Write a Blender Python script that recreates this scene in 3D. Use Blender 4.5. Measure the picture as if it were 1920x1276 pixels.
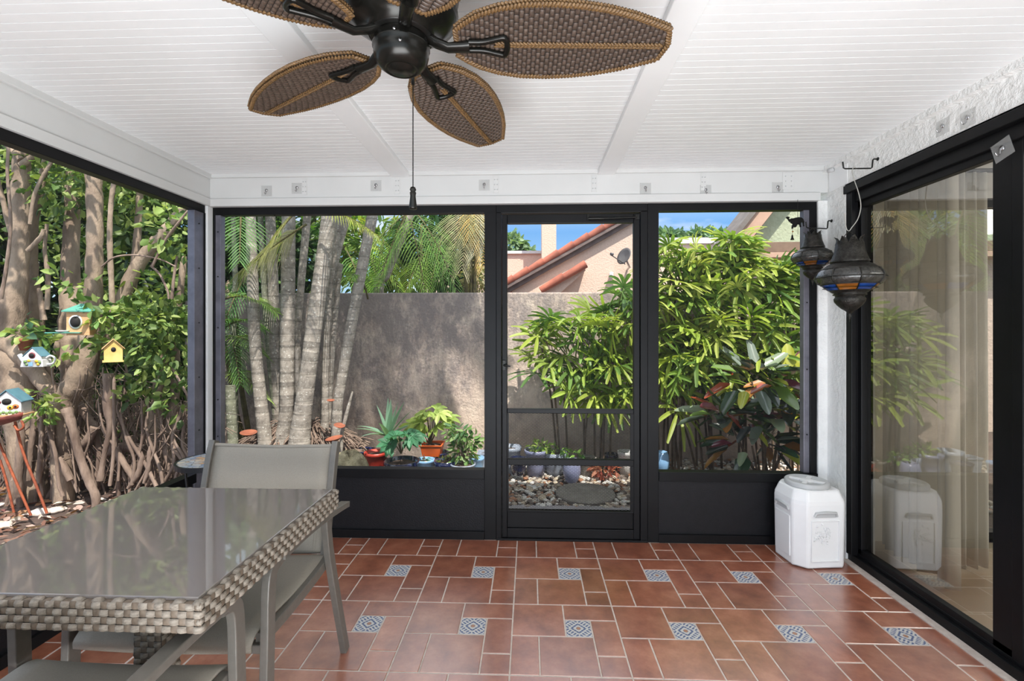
import bpy, math, random
import numpy as np
from mathutils import Vector, Matrix

for o in list(bpy.data.objects):
    bpy.data.objects.remove(o, do_unlink=True)
random.seed(7)
rng = np.random.default_rng(7)
SC = bpy.context.scene
COL = SC.collection
PI = math.pi

# ------------------------------------------------------------------ camera
F_PX, CX, HY, YAW, EYE = 886.0, 960.0, 617.0, math.atan(33 / 886.0), 1.29
cam = bpy.data.cameras.new('camera')
cam.sensor_width = 36.0
cam.lens = 36.0 * F_PX / 1920.0
cam.shift_y = -(638.0 - HY) / 1920.0
cam.clip_start = 0.03
cam_o = bpy.data.objects.new('camera', cam)
COL.objects.link(cam_o)
cam_o.location = (0, 0, EYE)
cam_o.rotation_euler = (PI / 2, 0, YAW)
SC.camera = cam_o

# ------------------------------------------------------------------ sky, sun, exposure
world = bpy.data.worlds.new('world')
SC.world = world
world.use_nodes = True
wn, wl = world.node_tree.nodes, world.node_tree.links
wn.clear()
w_out = wn.new('ShaderNodeOutputWorld')
w_bg = wn.new('ShaderNodeBackground')
w_bg.inputs['Strength'].default_value = 1.0
w_tc = wn.new('ShaderNodeTexCoord')
w_sep = wn.new('ShaderNodeSeparateXYZ')
w_ramp = wn.new('ShaderNodeValToRGB')
w_ramp.color_ramp.elements[0].position = 0.0
w_ramp.color_ramp.elements[0].color = (0.42, 0.60, 0.74, 1)
w_ramp.color_ramp.elements[1].position = 0.55
w_ramp.color_ramp.elements[1].color = (1.05, 1.12, 1.25, 1)
e = w_ramp.color_ramp.elements.new(0.2)
e.color = (0.14, 0.32, 0.60, 1)
w_map = wn.new('ShaderNodeMapping')
w_map.inputs['Scale'].default_value = (2.2, 2.2, 7.0)
w_map.inputs['Location'].default_value = (0.3, 0.1, 0.0)
w_noise = wn.new('ShaderNodeTexNoise')
w_noise.inputs['Scale'].default_value = 1.6
w_noise.inputs['Detail'].default_value = 6
w_cr = wn.new('ShaderNodeValToRGB')
w_cr.color_ramp.elements[0].position = 0.52
w_cr.color_ramp.elements[1].position = 0.70
w_mix = wn.new('ShaderNodeMixRGB')
w_mix.inputs['Color2'].default_value = (0.72, 0.74, 0.77, 1)
wl.new(w_tc.outputs['Generated'], w_sep.inputs[0])
wl.new(w_sep.outputs['Z'], w_ramp.inputs[0])
wl.new(w_tc.outputs['Generated'], w_map.inputs[0])
wl.new(w_map.outputs[0], w_noise.inputs['Vector'])
wl.new(w_noise.outputs['Fac'], w_cr.inputs[0])
wl.new(w_cr.outputs[0], w_mix.inputs['Fac'])
wl.new(w_ramp.outputs[0], w_mix.inputs['Color1'])
wl.new(w_mix.outputs[0], w_bg.inputs[0])
wl.new(w_bg.outputs[0], w_out.inputs[0])

SUN_DIR = Vector((0.25, -0.43, 0.88)).normalized()
sl = bpy.data.lights.new('sun', 'SUN')
sl.energy = 4.6
sl.angle = math.radians(0.6)
sl.color = (1.0, 0.95, 0.86)
so = bpy.data.objects.new('sun', sl)
COL.objects.link(so)
so.rotation_euler = SUN_DIR.to_track_quat('Z', 'Y').to_euler()
so.location = SUN_DIR * 20

def area(name, loc, look, sx, sy, energy, color=(1, 1, 1)):
    l = bpy.data.lights.new(name, 'AREA')
    l.shape = 'RECTANGLE'
    l.size, l.size_y, l.energy, l.color = sx, sy, energy, color
    o = bpy.data.objects.new(name, l)
    COL.objects.link(o)
    o.location = loc
    o.rotation_euler = (Vector(look) - Vector(loc)).to_track_quat('-Z', 'Y').to_euler()
    return o
# added fill lamps out of view: one at the open patio end, one aimed upward
area('patio_end_fill', (-0.1, -2.45, 1.2), (-0.1, 2.0, 1.5), 3.2, 2.0, 12, (0.97, 0.985, 1.0))
area('ceiling_fill', (0.15, -0.85, 0.12), (0.15, -0.45, 2.3), 2.6, 2.4, 165, (0.92, 0.965, 1.0))  # unseen lamp added to brighten the ceiling

area('room_fill', (3.6, 1.2, 2.38), (3.4, 1.5, 0), 2.0, 1.6, 60, (1.0, 0.97, 0.92))  # unseen lamp added to brighten the room behind the glass

SC.view_settings.view_transform = 'Standard'
SC.view_settings.look = 'None'
SC.view_settings.exposure = 0.75
SC.view_settings.gamma = 1.0
SC.view_settings.use_curve_mapping = False

# ------------------------------------------------------------------ rays of the photograph -> points of the place
_f = Vector((-math.sin(YAW), math.cos(YAW), 0))
_r = Vector((math.cos(YAW), math.sin(YAW), 0))
def ray(px, py):
    return _f + _r * ((px - CX) / F_PX) + Vector((0, 0, (HY - py) / F_PX))
ORG = Vector((0, 0, EYE))
def atT(px, py, t):
    return ORG + ray(px, py) * t
def atY(px, py, Y):
    d = ray(px, py)
    return ORG + d * (Y / d.y)
def atX(px, py, X):
    d = ray(px, py)
    return ORG + d * (X / d.x)
def atZ(px, py, z):
    d = ray(px, py)
    return ORG + d * ((z - EYE) / d.z)

# ------------------------------------------------------------------ materials
def lin(r, g, b):
    f = lambda c: (c / 255 / 12.92) if c / 255 <= 0.04045 else ((c / 255 + 0.055) / 1.055) ** 2.4
    return (f(r), f(g), f(b))
MATS = {}
def new_mat(name):
    m = bpy.data.materials.new(name)
    m.use_nodes = True
    n, l = m.node_tree.nodes, m.node_tree.links
    b = n['Principled BSDF']
    MATS[name] = m
    return m, n, l, b
def obj_coord(n, l, scale=(1, 1, 1)):
    tc = n.new('ShaderNodeTexCoord')
    mp = n.new('ShaderNodeMapping')
    mp.inputs['Scale'].default_value = scale
    l.new(tc.outputs['Object'], mp.inputs[0])
    return mp.outputs[0]
def noise(n, l, vec, scale, detail=4, rough=0.6):
    t = n.new('ShaderNodeTexNoise')
    t.inputs['Scale'].default_value = scale
    t.inputs['Detail'].default_value = detail
    t.inputs['Roughness'].default_value = rough
    if vec is not None:
        l.new(vec, t.inputs['Vector'])
    return t.outputs['Fac']
def ramp(n, l, fac, stops):
    r = n.new('ShaderNodeValToRGB')
    els = r.color_ramp.elements
    while len(els) < len(stops):
        els.new(0.5)
    for e_, (p, c) in zip(els, stops):
        e_.position = p
        e_.color = (*c, 1) if len(c) == 3 else c
    l.new(fac, r.inputs[0])
    return r.outputs[0]
def bump(n, l, b, height, strength=0.3, dist=0.01):
    bp = n.new('ShaderNodeBump')
    bp.inputs['Strength'].default_value = strength
    bp.inputs['Distance'].default_value = dist
    l.new(height, bp.inputs['Height'])
    l.new(bp.outputs[0], b.inputs['Normal'])
def mat(name, c1, c2=None, scale=20, rough=0.5, metal=0.0, bump_s=0.0, bump_scale=None, stretch=(1, 1, 1), spec=0.5, dist=0.01, coat=0.0):
    m, n, l, b = new_mat(name)
    b.inputs['Roughness'].default_value = rough
    b.inputs['Metallic'].default_value = metal
    b.inputs['Specular IOR Level'].default_value = spec
    b.inputs['Coat Weight'].default_value = coat
    c2 = c2 or tuple(x * 0.86 for x in c1)
    v = obj_coord(n, l, stretch)
    f = noise(n, l, v, scale)
    l.new(ramp(n, l, f, [(0.32, c2), (0.68, c1)]), b.inputs['Base Color'])
    if bump_s:
        bump(n, l, b, noise(n, l, v, bump_scale or scale * 3), bump_s, dist)
    return m

mat('white_paint', lin(238, 239, 239), lin(233, 234, 234), 3, 0.42)
mat('dimmed_trim', lin(212, 212, 210), lin(206, 206, 204), 3, 0.42)  # white paint greyed to stand in for weaker light on the fascia
mat('white_stucco', lin(240, 240, 238), lin(230, 230, 228), 9, 0.6, bump_s=0.9, bump_scale=34, dist=0.012)
mat('black_frame', (0.006, 0.006, 0.007), (0.004, 0.004, 0.0045), 8, 0.42, spec=0.22)
mat('black_panel', (0.008, 0.008, 0.010), (0.0055, 0.0055, 0.007), 30, 0.5, spec=0.3, bump_s=0.25, bump_scale=120)
mat('lit_tone_frame', lin(120, 118, 128), lin(96, 95, 104), 10, 0.35, 0.3)  # lighter copy of the black frame, its lighting put into the colour
mat('grout_strip', lin(214, 202, 192), lin(192, 178, 168), 30, 0.8)
mat('taupe_frame', lin(118, 114, 107), lin(110, 106, 99), 40, 0.42, 0.15)
mat('chrome', (0.55, 0.55, 0.56), None, 10, 0.25, 1.0)
mat('dark_metal', (0.022, 0.022, 0.02), (0.012, 0.012, 0.011), 30, 0.35, 0.6)
mat('bronze_black', (0.016, 0.0155, 0.013), (0.011, 0.0105, 0.009), 20, 0.26, 0.55)
mat('lantern_metal', (0.06, 0.056, 0.05), (0.02, 0.019, 0.017), 60, 0.34, 0.75, bump_s=0.4, bump_scale=160)
mat('glass_blue', (0.012, 0.06, 0.26), (0.008, 0.03, 0.14), 12, 0.12, 0, coat=0.6)
mat('glass_amber', (0.30, 0.11, 0.015), (0.2, 0.06, 0.01), 12, 0.12, 0, coat=0.6)
mat('glass_smoke', (0.05, 0.05, 0.045), (0.015, 0.015, 0.014), 40, 0.12, 0, bump_s=0.5, bump_scale=90, coat=0.6)
mat('white_plastic', lin(240, 240, 240), lin(235, 235, 235), 6, 0.42)
mat('grey_plastic', lin(196, 197, 197), lin(186, 187, 187), 6, 0.45)
mat('wicker_cane', lin(156, 147, 134), lin(118, 108, 96), 70, 0.5, bump_s=0.4, bump_scale=320, stretch=(1, 1, 3))
mat('wicker_dark', lin(122, 108, 93), lin(88, 76, 64), 70, 0.6)
mat('wicker_gap', (0.045, 0.040, 0.034), None, 30, 0.8)
mat('fan_braid', lin(126, 96, 58), lin(62, 44, 28), 260, 0.55)
mat('fan_gap', (0.010, 0.008, 0.007), None, 30, 0.8)
mat('fan_cane', lin(88, 74, 64), lin(58, 47, 40), 130, 0.5)
mat('bark_ficus', lin(172, 152, 132), lin(116, 98, 84), 7, 0.85, bump_s=0.6, bump_scale=30, stretch=(1, 1, 0.45), dist=0.02)
mat('root_brown', lin(152, 132, 118), lin(96, 78, 68), 10, 0.9, bump_s=0.5, bump_scale=40, stretch=(1, 1, 0.3), dist=0.02)
mat('branch_dark', lin(110, 92, 74), lin(68, 54, 42), 10, 0.9)
mat('cane_green', lin(110, 104, 62), lin(70, 62, 40), 14, 0.8)
mat('soil', lin(98, 80, 72), lin(64, 50, 44), 7, 0.95, bump_s=0.8, bump_scale=30, dist=0.03)
mat('concrete', lin(170, 166, 170), lin(150, 146, 149), 9, 0.85, bump_s=0.3, bump_scale=120)
mat('stepping_concrete', lin(150, 145, 138), lin(126, 121, 115), 14, 0.9, bump_s=0.5, bump_scale=90)
mat('coral_rock', lin(206, 194, 158), lin(134, 122, 94), 16, 0.95, bump_s=1.0, bump_scale=60, dist=0.03)
mat('terracotta', lin(158, 92, 66), lin(124, 70, 50), 12, 0.8)
mat('orange_plastic', (0.72, 0.13, 0.02), (0.62, 0.10, 0.015), 8, 0.35)
mat('blue_glaze', (0.010, 0.016, 0.07), (0.006, 0.008, 0.03), 16, 0.12, coat=0.5)
mat('light_blue_glaze', lin(138, 178, 214), lin(116, 156, 198), 12, 0.25)
mat('lilac_glaze', lin(150, 156, 186), lin(128, 134, 166), 12, 0.3)
mat('grey_blue_ceramic', lin(168, 178, 194), lin(132, 142, 160), 14, 0.35)
mat('white_ceramic', lin(226, 226, 224), lin(206, 206, 206), 14, 0.3)
mat('red_glaze', lin(176, 60, 44), lin(140, 40, 32), 14, 0.4)
mat('green_roof', lin(88, 158, 140), lin(70, 136, 120), 12, 0.5)
mat('tan_wood', lin(214, 172, 126), lin(194, 150, 106), 16, 0.6, stretch=(1, 1, 5))
mat('yellow_wood', lin(232, 206, 132), lin(218, 176, 96), 12, 0.6)
mat('dark_hole', (0.012, 0.010, 0.009), None, 10, 0.8)
mat('blue_trim', lin(96, 138, 152), lin(74, 114, 130), 12, 0.5)
mat('flower_orange', lin(206, 110, 52), None, 40, 0.6)
mat('flower_yellow', lin(232, 188, 60), None, 40, 0.6)
mat('flower_red', lin(140, 62, 70), None, 40, 0.6)
mat('leaf_paint', lin(120, 150, 90), None, 40, 0.6)
mat('rust_iron', lin(172, 88, 52), lin(120, 58, 38), 30, 0.7)
mat('rust_dish', lin(140, 70, 58), lin(104, 52, 46), 16, 0.5)
mat('house_stucco', lin(222, 196, 178), lin(212, 185, 167), 20, 0.9, bump_s=0.5, bump_scale=26, dist=0.03)
mat('roof_tile', lin(188, 108, 84), lin(128, 76, 62), 2.2, 0.8)
mat('roof_fascia', lin(122, 106, 100), lin(100, 86, 82), 6, 0.7)
mat('dish_grey', lin(96, 94, 94), None, 10, 0.5)
mat('gable_sage', lin(178, 186, 158), lin(166, 174, 146), 16, 0.9, bump_s=0.5, bump_scale=20, dist=0.03)
mat('gable_board', lin(196, 160, 138), lin(184, 148, 126), 8, 0.7, stretch=(1, 1, 1))
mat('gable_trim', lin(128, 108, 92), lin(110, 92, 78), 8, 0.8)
mat('gable_roof', lin(128, 120, 114), lin(104, 96, 90), 8, 0.8)
mat('room_wall', lin(196, 190, 178), lin(188, 182, 170), 4, 0.8)
mat('string_grey', lin(176, 174, 166), None, 20, 0.6)
mat('mosaic_rim', (0.03, 0.03, 0.033), None, 10, 0.4, 0.5)

mat('sling', lin(162, 155, 143), lin(153, 146, 134), 300, 0.75, bump_s=0.3, bump_scale=700, dist=0.001)

def leafmat(name, trans=0.35, rough=0.45, spec=0.35):
    m, n, l, b = new_mat(name)
    at = n.new('ShaderNodeAttribute'); at.attribute_name = 'Col'
    b.inputs['Roughness'].default_value = rough
    b.inputs['Specular IOR Level'].default_value = spec
    l.new(at.outputs['Color'], b.inputs['Base Color'])
    tr = n.new('ShaderNodeBsdfTranslucent')
    g = n.new('ShaderNodeMixRGB'); g.blend_type = 'MULTIPLY'; g.inputs['Fac'].default_value = 1
    g.inputs['Color2'].default_value = (1.25, 1.3, 0.6, 1)
    l.new(at.outputs['Color'], g.inputs['Color1'])
    l.new(g.outputs[0], tr.inputs[0])
    ms = n.new('ShaderNodeMixShader'); ms.inputs[0].default_value = trans
    l.new(b.outputs[0], ms.inputs[1]); l.new(tr.outputs[0], ms.inputs[2])
    l.new(ms.outputs[0], n['Material Output'].inputs[0])
leafmat('leaf', 0.35)
leafmat('leaf_glossy', 0.15, 0.16, 0.7)
leafmat('leaf_dry', 0.2, 0.8, 0.2)

def palm_bark(name, c1, c2):
    m, n, l, b = new_mat(name)
    b.inputs['Roughness'].default_value = 0.85
    v = obj_coord(n, l)
    f1 = noise(n, l, v, 16, 6, 0.7)
    base = ramp(n, l, f1, [(0.3, c2), (0.62, c1)])
    f2 = noise(n, l, v, 60, 3, 0.6)
    white = ramp(n, l, f2, [(0.60, (0, 0, 0)), (0.68, (1, 1, 1))])
    mx = n.new('ShaderNodeMixRGB'); mx.inputs['Color2'].default_value = (*lin(206, 204, 196), 1)
    l.new(white, mx.inputs['Fac']); l.new(base, mx.inputs['Color1'])
    wv = n.new('ShaderNodeTexWave'); wv.bands_direction = 'Z'; wv.inputs['Scale'].default_value = 2.6
    wv.inputs['Distortion'].default_value = 1.2; wv.inputs['Detail'].default_value = 1
    l.new(v, wv.inputs['Vector'])
    ring = ramp(n, l, wv.outputs['Fac'], [(0.0, (0.45, 0.45, 0.43)), (0.05, (1, 1, 1))])
    mu = n.new('ShaderNodeMixRGB'); mu.blend_type = 'MULTIPLY'; mu.inputs['Fac'].default_value = 0.6
    l.new(mx.outputs[0], mu.inputs['Color1']); l.new(ring, mu.inputs['Color2'])
    l.new(mu.outputs[0], b.inputs['Base Color'])
    bump(n, l, b, wv.outputs['Fac'], 0.3, 0.01)
palm_bark('palm_bark', lin(164, 156, 146), lin(112, 104, 95))
palm_bark('palm_bark_green', lin(140, 142, 122), lin(98, 100, 84))

def garden_wall_mat():
    m, n, l, b = new_mat('garden_wall')
    b.inputs['Roughness'].default_value = 0.92
    tc = n.new('ShaderNodeTexCoord')
    v = tc.outputs['Object']
    f1 = noise(n, l, v, 3.2, 9, 0.75)
    base = ramp(n, l, f1, [(0.3, lin(166, 146, 134)), (0.5, lin(200, 180, 166)), (0.68, lin(220, 202, 186))])
    # mould and damp stains: runs below the coping, blotches to the left
    mp = n.new('ShaderNodeMapping'); mp.inputs['Scale'].default_value = (2.4, 1, 1.25)
    l.new(v, mp.inputs[0])
    f2 = noise(n, l, mp.outputs[0], 2.6, 10, 0.8)
    sep = n.new('ShaderNodeSeparateXYZ'); l.new(v, sep.inputs[0])
    hz = n.new('ShaderNodeMapRange'); hz.inputs['From Min'].default_value = 0.6; hz.inputs['From Max'].default_value = 1.75
    hz.inputs['To Min'].default_value = -0.04; hz.inputs['To Max'].default_value = 0.13
    l.new(sep.outputs['Z'], hz.inputs['Value'])
    hx = n.new('ShaderNodeMapRange'); hx.inputs['From Min'].default_value = -2.6; hx.inputs['From Max'].default_value = 0.6
    hx.inputs['To Min'].default_value = 0.10; hx.inputs['To Max'].default_value = -0.02
    l.new(sep.outputs['X'], hx.inputs['Value'])
    a1 = n.new('ShaderNodeMath'); l.new(f2, a1.inputs[0]); l.new(hz.outputs[0], a1.inputs[1])
    a2 = n.new('ShaderNodeMath'); l.new(a1.outputs[0], a2.inputs[0]); l.new(hx.outputs[0], a2.inputs[1])
    st = ramp(n, l, a2.outputs[0], [(0.52, (0, 0, 0)), (0.70, (0.80, 0.80, 0.80))])
    mx = n.new('ShaderNodeMixRGB'); mx.inputs['Color2'].default_value = (*lin(120, 112, 112), 1)
    l.new(st, mx.inputs['Fac']); l.new(base, mx.inputs['Color1'])
    l.new(mx.outputs[0], b.inputs['Base Color'])
    bump(n, l, b, noise(n, l, v, 38, 5, 0.6), 0.55, 0.02)
garden_wall_mat()

def tile_mat():
    m, n, l, b = new_mat('terracotta_tile')
    at = n.new('ShaderNodeAttribute'); at.attribute_name = 'Col'
    v = obj_coord(n, l)
    f1 = noise(n, l, v, 9, 5, 0.65)
    f2 = noise(n, l, v, 60, 3, 0.6)
    c = ramp(n, l, f1, [(0.28, lin(128, 68, 44)), (0.5, lin(162, 94, 66)), (0.74, lin(188, 124, 94))])
    mu = n.new('ShaderNodeMixRGB'); mu.blend_type = 'MULTIPLY'; mu.inputs['Fac'].default_value = 1
    l.new(c, mu.inputs['Color1']); l.new(at.outputs['Color'], mu.inputs['Color2'])
    l.new(mu.outputs[0], b.inputs['Base Color'])
    b.inputs['Roughness'].default_value = 0.36
    b.inputs['Specular IOR Level'].default_value = 0.9
    b.inputs['Coat Weight'].default_value = 1.0
    b.inputs['Coat IOR'].default_value = 2.1
    b.inputs['Coat Roughness'].default_value = 0.24
    bump(n, l, b, f2, 0.05, 0.003)
tile_mat()

def mosaic_mat():
    # small scroll-work motif in blue on white with a rust centre, from each insert's own UVs
    m, n, l, b = new_mat('mosaic_insert')
    b.inputs['Roughness'].default_value = 0.35
    uv = n.new('ShaderNodeUVMap')
    def vm(op, a, bb=None):
        x = n.new('ShaderNodeVectorMath'); x.operation = op
        l.new(a, x.inputs[0])
        if bb is not None:
            if isinstance(bb, tuple): x.inputs[1].default_value = bb
            else: l.new(bb, x.inputs[1])
        return x
    def mm(op, a, bb):
        x = n.new('ShaderNodeMath'); x.operation = op
        if isinstance(a, (int, float)): x.inputs[0].default_value = a
        else: l.new(a, x.inputs[0])
        if isinstance(bb, (int, float)): x.inputs[1].default_value = bb
        else: l.new(bb, x.inputs[1])
        return x.outputs[0]
    c = vm('SUBTRACT', uv.outputs[0], (0.5, 0.5, 0)).outputs[0]
    a = vm('ABSOLUTE', c).outputs[0]
    sp = n.new('ShaderNodeSeparateXYZ'); l.new(a, sp.inputs[0])
    r = vm('LENGTH', c).outputs['Value']
    # petals: sin in mirrored coords
    w1 = mm('SINE', mm('MULTIPLY', sp.outputs['X'], 34.0), 0)
    w2 = mm('SINE', mm('MULTIPLY', sp.outputs['Y'], 34.0), 0)
    w3 = mm('SINE', mm('MULTIPLY', mm('ADD', sp.outputs['X'], sp.outputs['Y']), 26.0), 0)
    q = mm('ADD', mm('MULTIPLY', w1, w2), mm('MULTIPLY', w3, 0.6))
    blue = ramp(n, l, q, [(0.08, (0, 0, 0)), (0.2, (1, 1, 1))])
    mx = n.new('ShaderNodeMixRGB')
    mx.inputs['Color1'].default_value = (*lin(206, 204, 200), 1)
    mx.inputs['Color2'].default_value = (*lin(88, 102, 138), 1)
    l.new(blue, mx.inputs['Fac'])
    rust = ramp(n, l, r, [(0.10, (1, 1, 1)), (0.17, (0, 0, 0))])
    rm = mm('MULTIPLY', rust, ramp(n, l, w3, [(0.3, (0, 0, 0)), (0.5, (1, 1, 1))]))
    mx2 = n.new('ShaderNodeMixRGB'); mx2.inputs['Color2'].default_value = (*lin(176, 128, 96), 1)
    l.new(rm, mx2.inputs['Fac']); l.new(mx.outputs[0], mx2.inputs['Color1'])
    l.new(mx2.outputs[0], b.inputs['Base Color'])
mosaic_mat()

def pane_mat(name, ior, tint=(1, 1, 1)):
    m, n, l, b = new_mat(name)
    tr = n.new('ShaderNodeBsdfTransparent'); tr.inputs[0].default_value = (*tint, 1)
    gl = n.new('ShaderNodeBsdfGlossy'); gl.inputs['Roughness'].default_value = 0.0
    fr = n.new('ShaderNodeFresnel'); fr.inputs['IOR'].default_value = ior
    ms = n.new('ShaderNodeMixShader')
    l.new(fr.outputs[0], ms.inputs[0]); l.new(tr.outputs[0], ms.inputs[1]); l.new(gl.outputs[0], ms.inputs[2])
    l.new(ms.outputs[0], n['Material Output'].inputs[0])
pane_mat('door_glass', 2.9, (0.94, 0.96, 0.94))

def screen_mat():
    m, n, l, b = new_mat('insect_screen')
    tr = n.new('ShaderNodeBsdfTransparent')
    df = n.new('ShaderNodeBsdfDiffuse'); df.inputs[0].default_value = (0.12, 0.12, 0.13, 1)
    ms = n.new('ShaderNodeMixShader'); ms.inputs[0].default_value = 0.07
    l.new(tr.outputs[0], ms.inputs[1]); l.new(df.outputs[0], ms.inputs[2])
    l.new(ms.outputs[0], n['Material Output'].inputs[0])
screen_mat()

def sheer_mat():
    m, n, l, b = new_mat('sheer_curtain')
    tr = n.new('ShaderNodeBsdfTransparent')
    df = n.new('ShaderNodeBsdfDiffuse'); df.inputs[0].default_value = (*lin(236, 232, 224), 1)
    tl = n.new('ShaderNodeBsdfTranslucent'); tl.inputs[0].default_value = (*lin(236, 232, 224), 1)
    m1 = n.new('ShaderNodeMixShader'); m1.inputs[0].default_value = 0.45
    l.new(df.outputs[0], m1.inputs[1]); l.new(tl.outputs[0], m1.inputs[2])
    ms = n.new('ShaderNodeMixShader')
    ms.inputs[0].default_value = 0.88
    l.new(tr.outputs[0], ms.inputs[1]); l.new(m1.outputs[0], ms.inputs[2])
    l.new(ms.outputs[0], n['Material Output'].inputs[0])
sheer_mat()

def clear_plastic():
    m, n, l, b = new_mat('clear_plastic')
    tr = n.new('ShaderNodeBsdfTransparent')
    df = n.new('ShaderNodeBsdfPrincipled')
    df.inputs['Base Color'].default_value = (*lin(205, 205, 203), 1); df.inputs['Roughness'].default_value = 0.15
    ms = n.new('ShaderNodeMixShader'); ms.inputs[0].default_value = 0.2
    l.new(tr.outputs[0], ms.inputs[1]); l.new(df.outputs[0], ms.inputs[2])
    l.new(ms.outputs[0], n['Material Output'].inputs[0])
clear_plastic()

def table_glass():
    m, n, l, b = new_mat('table_glass')
    b.inputs['Base Color'].default_value = (*lin(132, 125, 120), 1)
    b.inputs['Roughness'].default_value = 0.03
    b.inputs['Specular IOR Level'].default_value = 1.0
    b.inputs['IOR'].default_value = 1.55
table_glass()

def interior_floor():
    m, n, l, b = new_mat('room_tile')
    v = obj_coord(n, l)
    br = n.new('ShaderNodeTexBrick')
    br.inputs['Scale'].default_value = 1.0
    br.inputs['Brick Width'].default_value = 0.6; br.inputs['Row Height'].default_value = 0.3
    br.inputs['Mortar Size'].default_value = 0.004
    br.inputs['Color1'].default_value = (*lin(150, 136, 112), 1); br.inputs['Color2'].default_value = (*lin(138, 124, 102), 1)
    br.inputs['Mortar'].default_value = (*lin(170, 158, 138), 1)
    l.new(v, br.inputs['Vector'])
    l.new(br.outputs['Color'], b.inputs['Base Color'])
    b.inputs['Roughness'].default_value = 0.35
interior_floor()

def top_mosaic():
    m, n, l, b = new_mat('table_mosaic')
    v = obj_coord(n, l)
    vo = n.new('ShaderNodeTexVoronoi'); vo.inputs['Scale'].default_value = 34
    l.new(v, vo.inputs['Vector'])
    ed = n.new('ShaderNodeTexVoronoi'); ed.feature = 'DISTANCE_TO_EDGE'; ed.inputs['Scale'].default_value = 34
    l.new(v, ed.inputs['Vector'])
    sp = n.new('ShaderNodeSeparateColor'); l.new(vo.outputs['Color'], sp.inputs[0])
    c = ramp(n, l, sp.outputs[0], [(0.0, lin(206, 204, 198)), (0.4, lin(120, 146, 176)), (0.6, lin(214, 206, 190)), (0.8, lin(206, 160, 110)), (1.0, lin(186, 190, 194))])
    g = ramp(n, l, ed.outputs['Distance'], [(0.03, (0, 0, 0)), (0.07, (1, 1, 1))])
    mx = n.new('ShaderNodeMixRGB'); mx.inputs['Color1'].default_value = (*lin(120, 118, 112), 1)
    l.new(g, mx.inputs['Fac']); l.new(c, mx.inputs['Color2'])
    l.new(mx.outputs[0], b.inputs['Base Color']); b.inputs['Roughness'].default_value = 0.3
top_mosaic()

def colmat(name, rough=0.7):
    m, n, l, b = new_mat(name)
    at = n.new('ShaderNodeAttribute'); at.attribute_name = 'Col'
    l.new(at.outputs['Color'], b.inputs['Base Color'])
    b.inputs['Roughness'].default_value = rough
colmat('pebble', 0.6)

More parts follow.
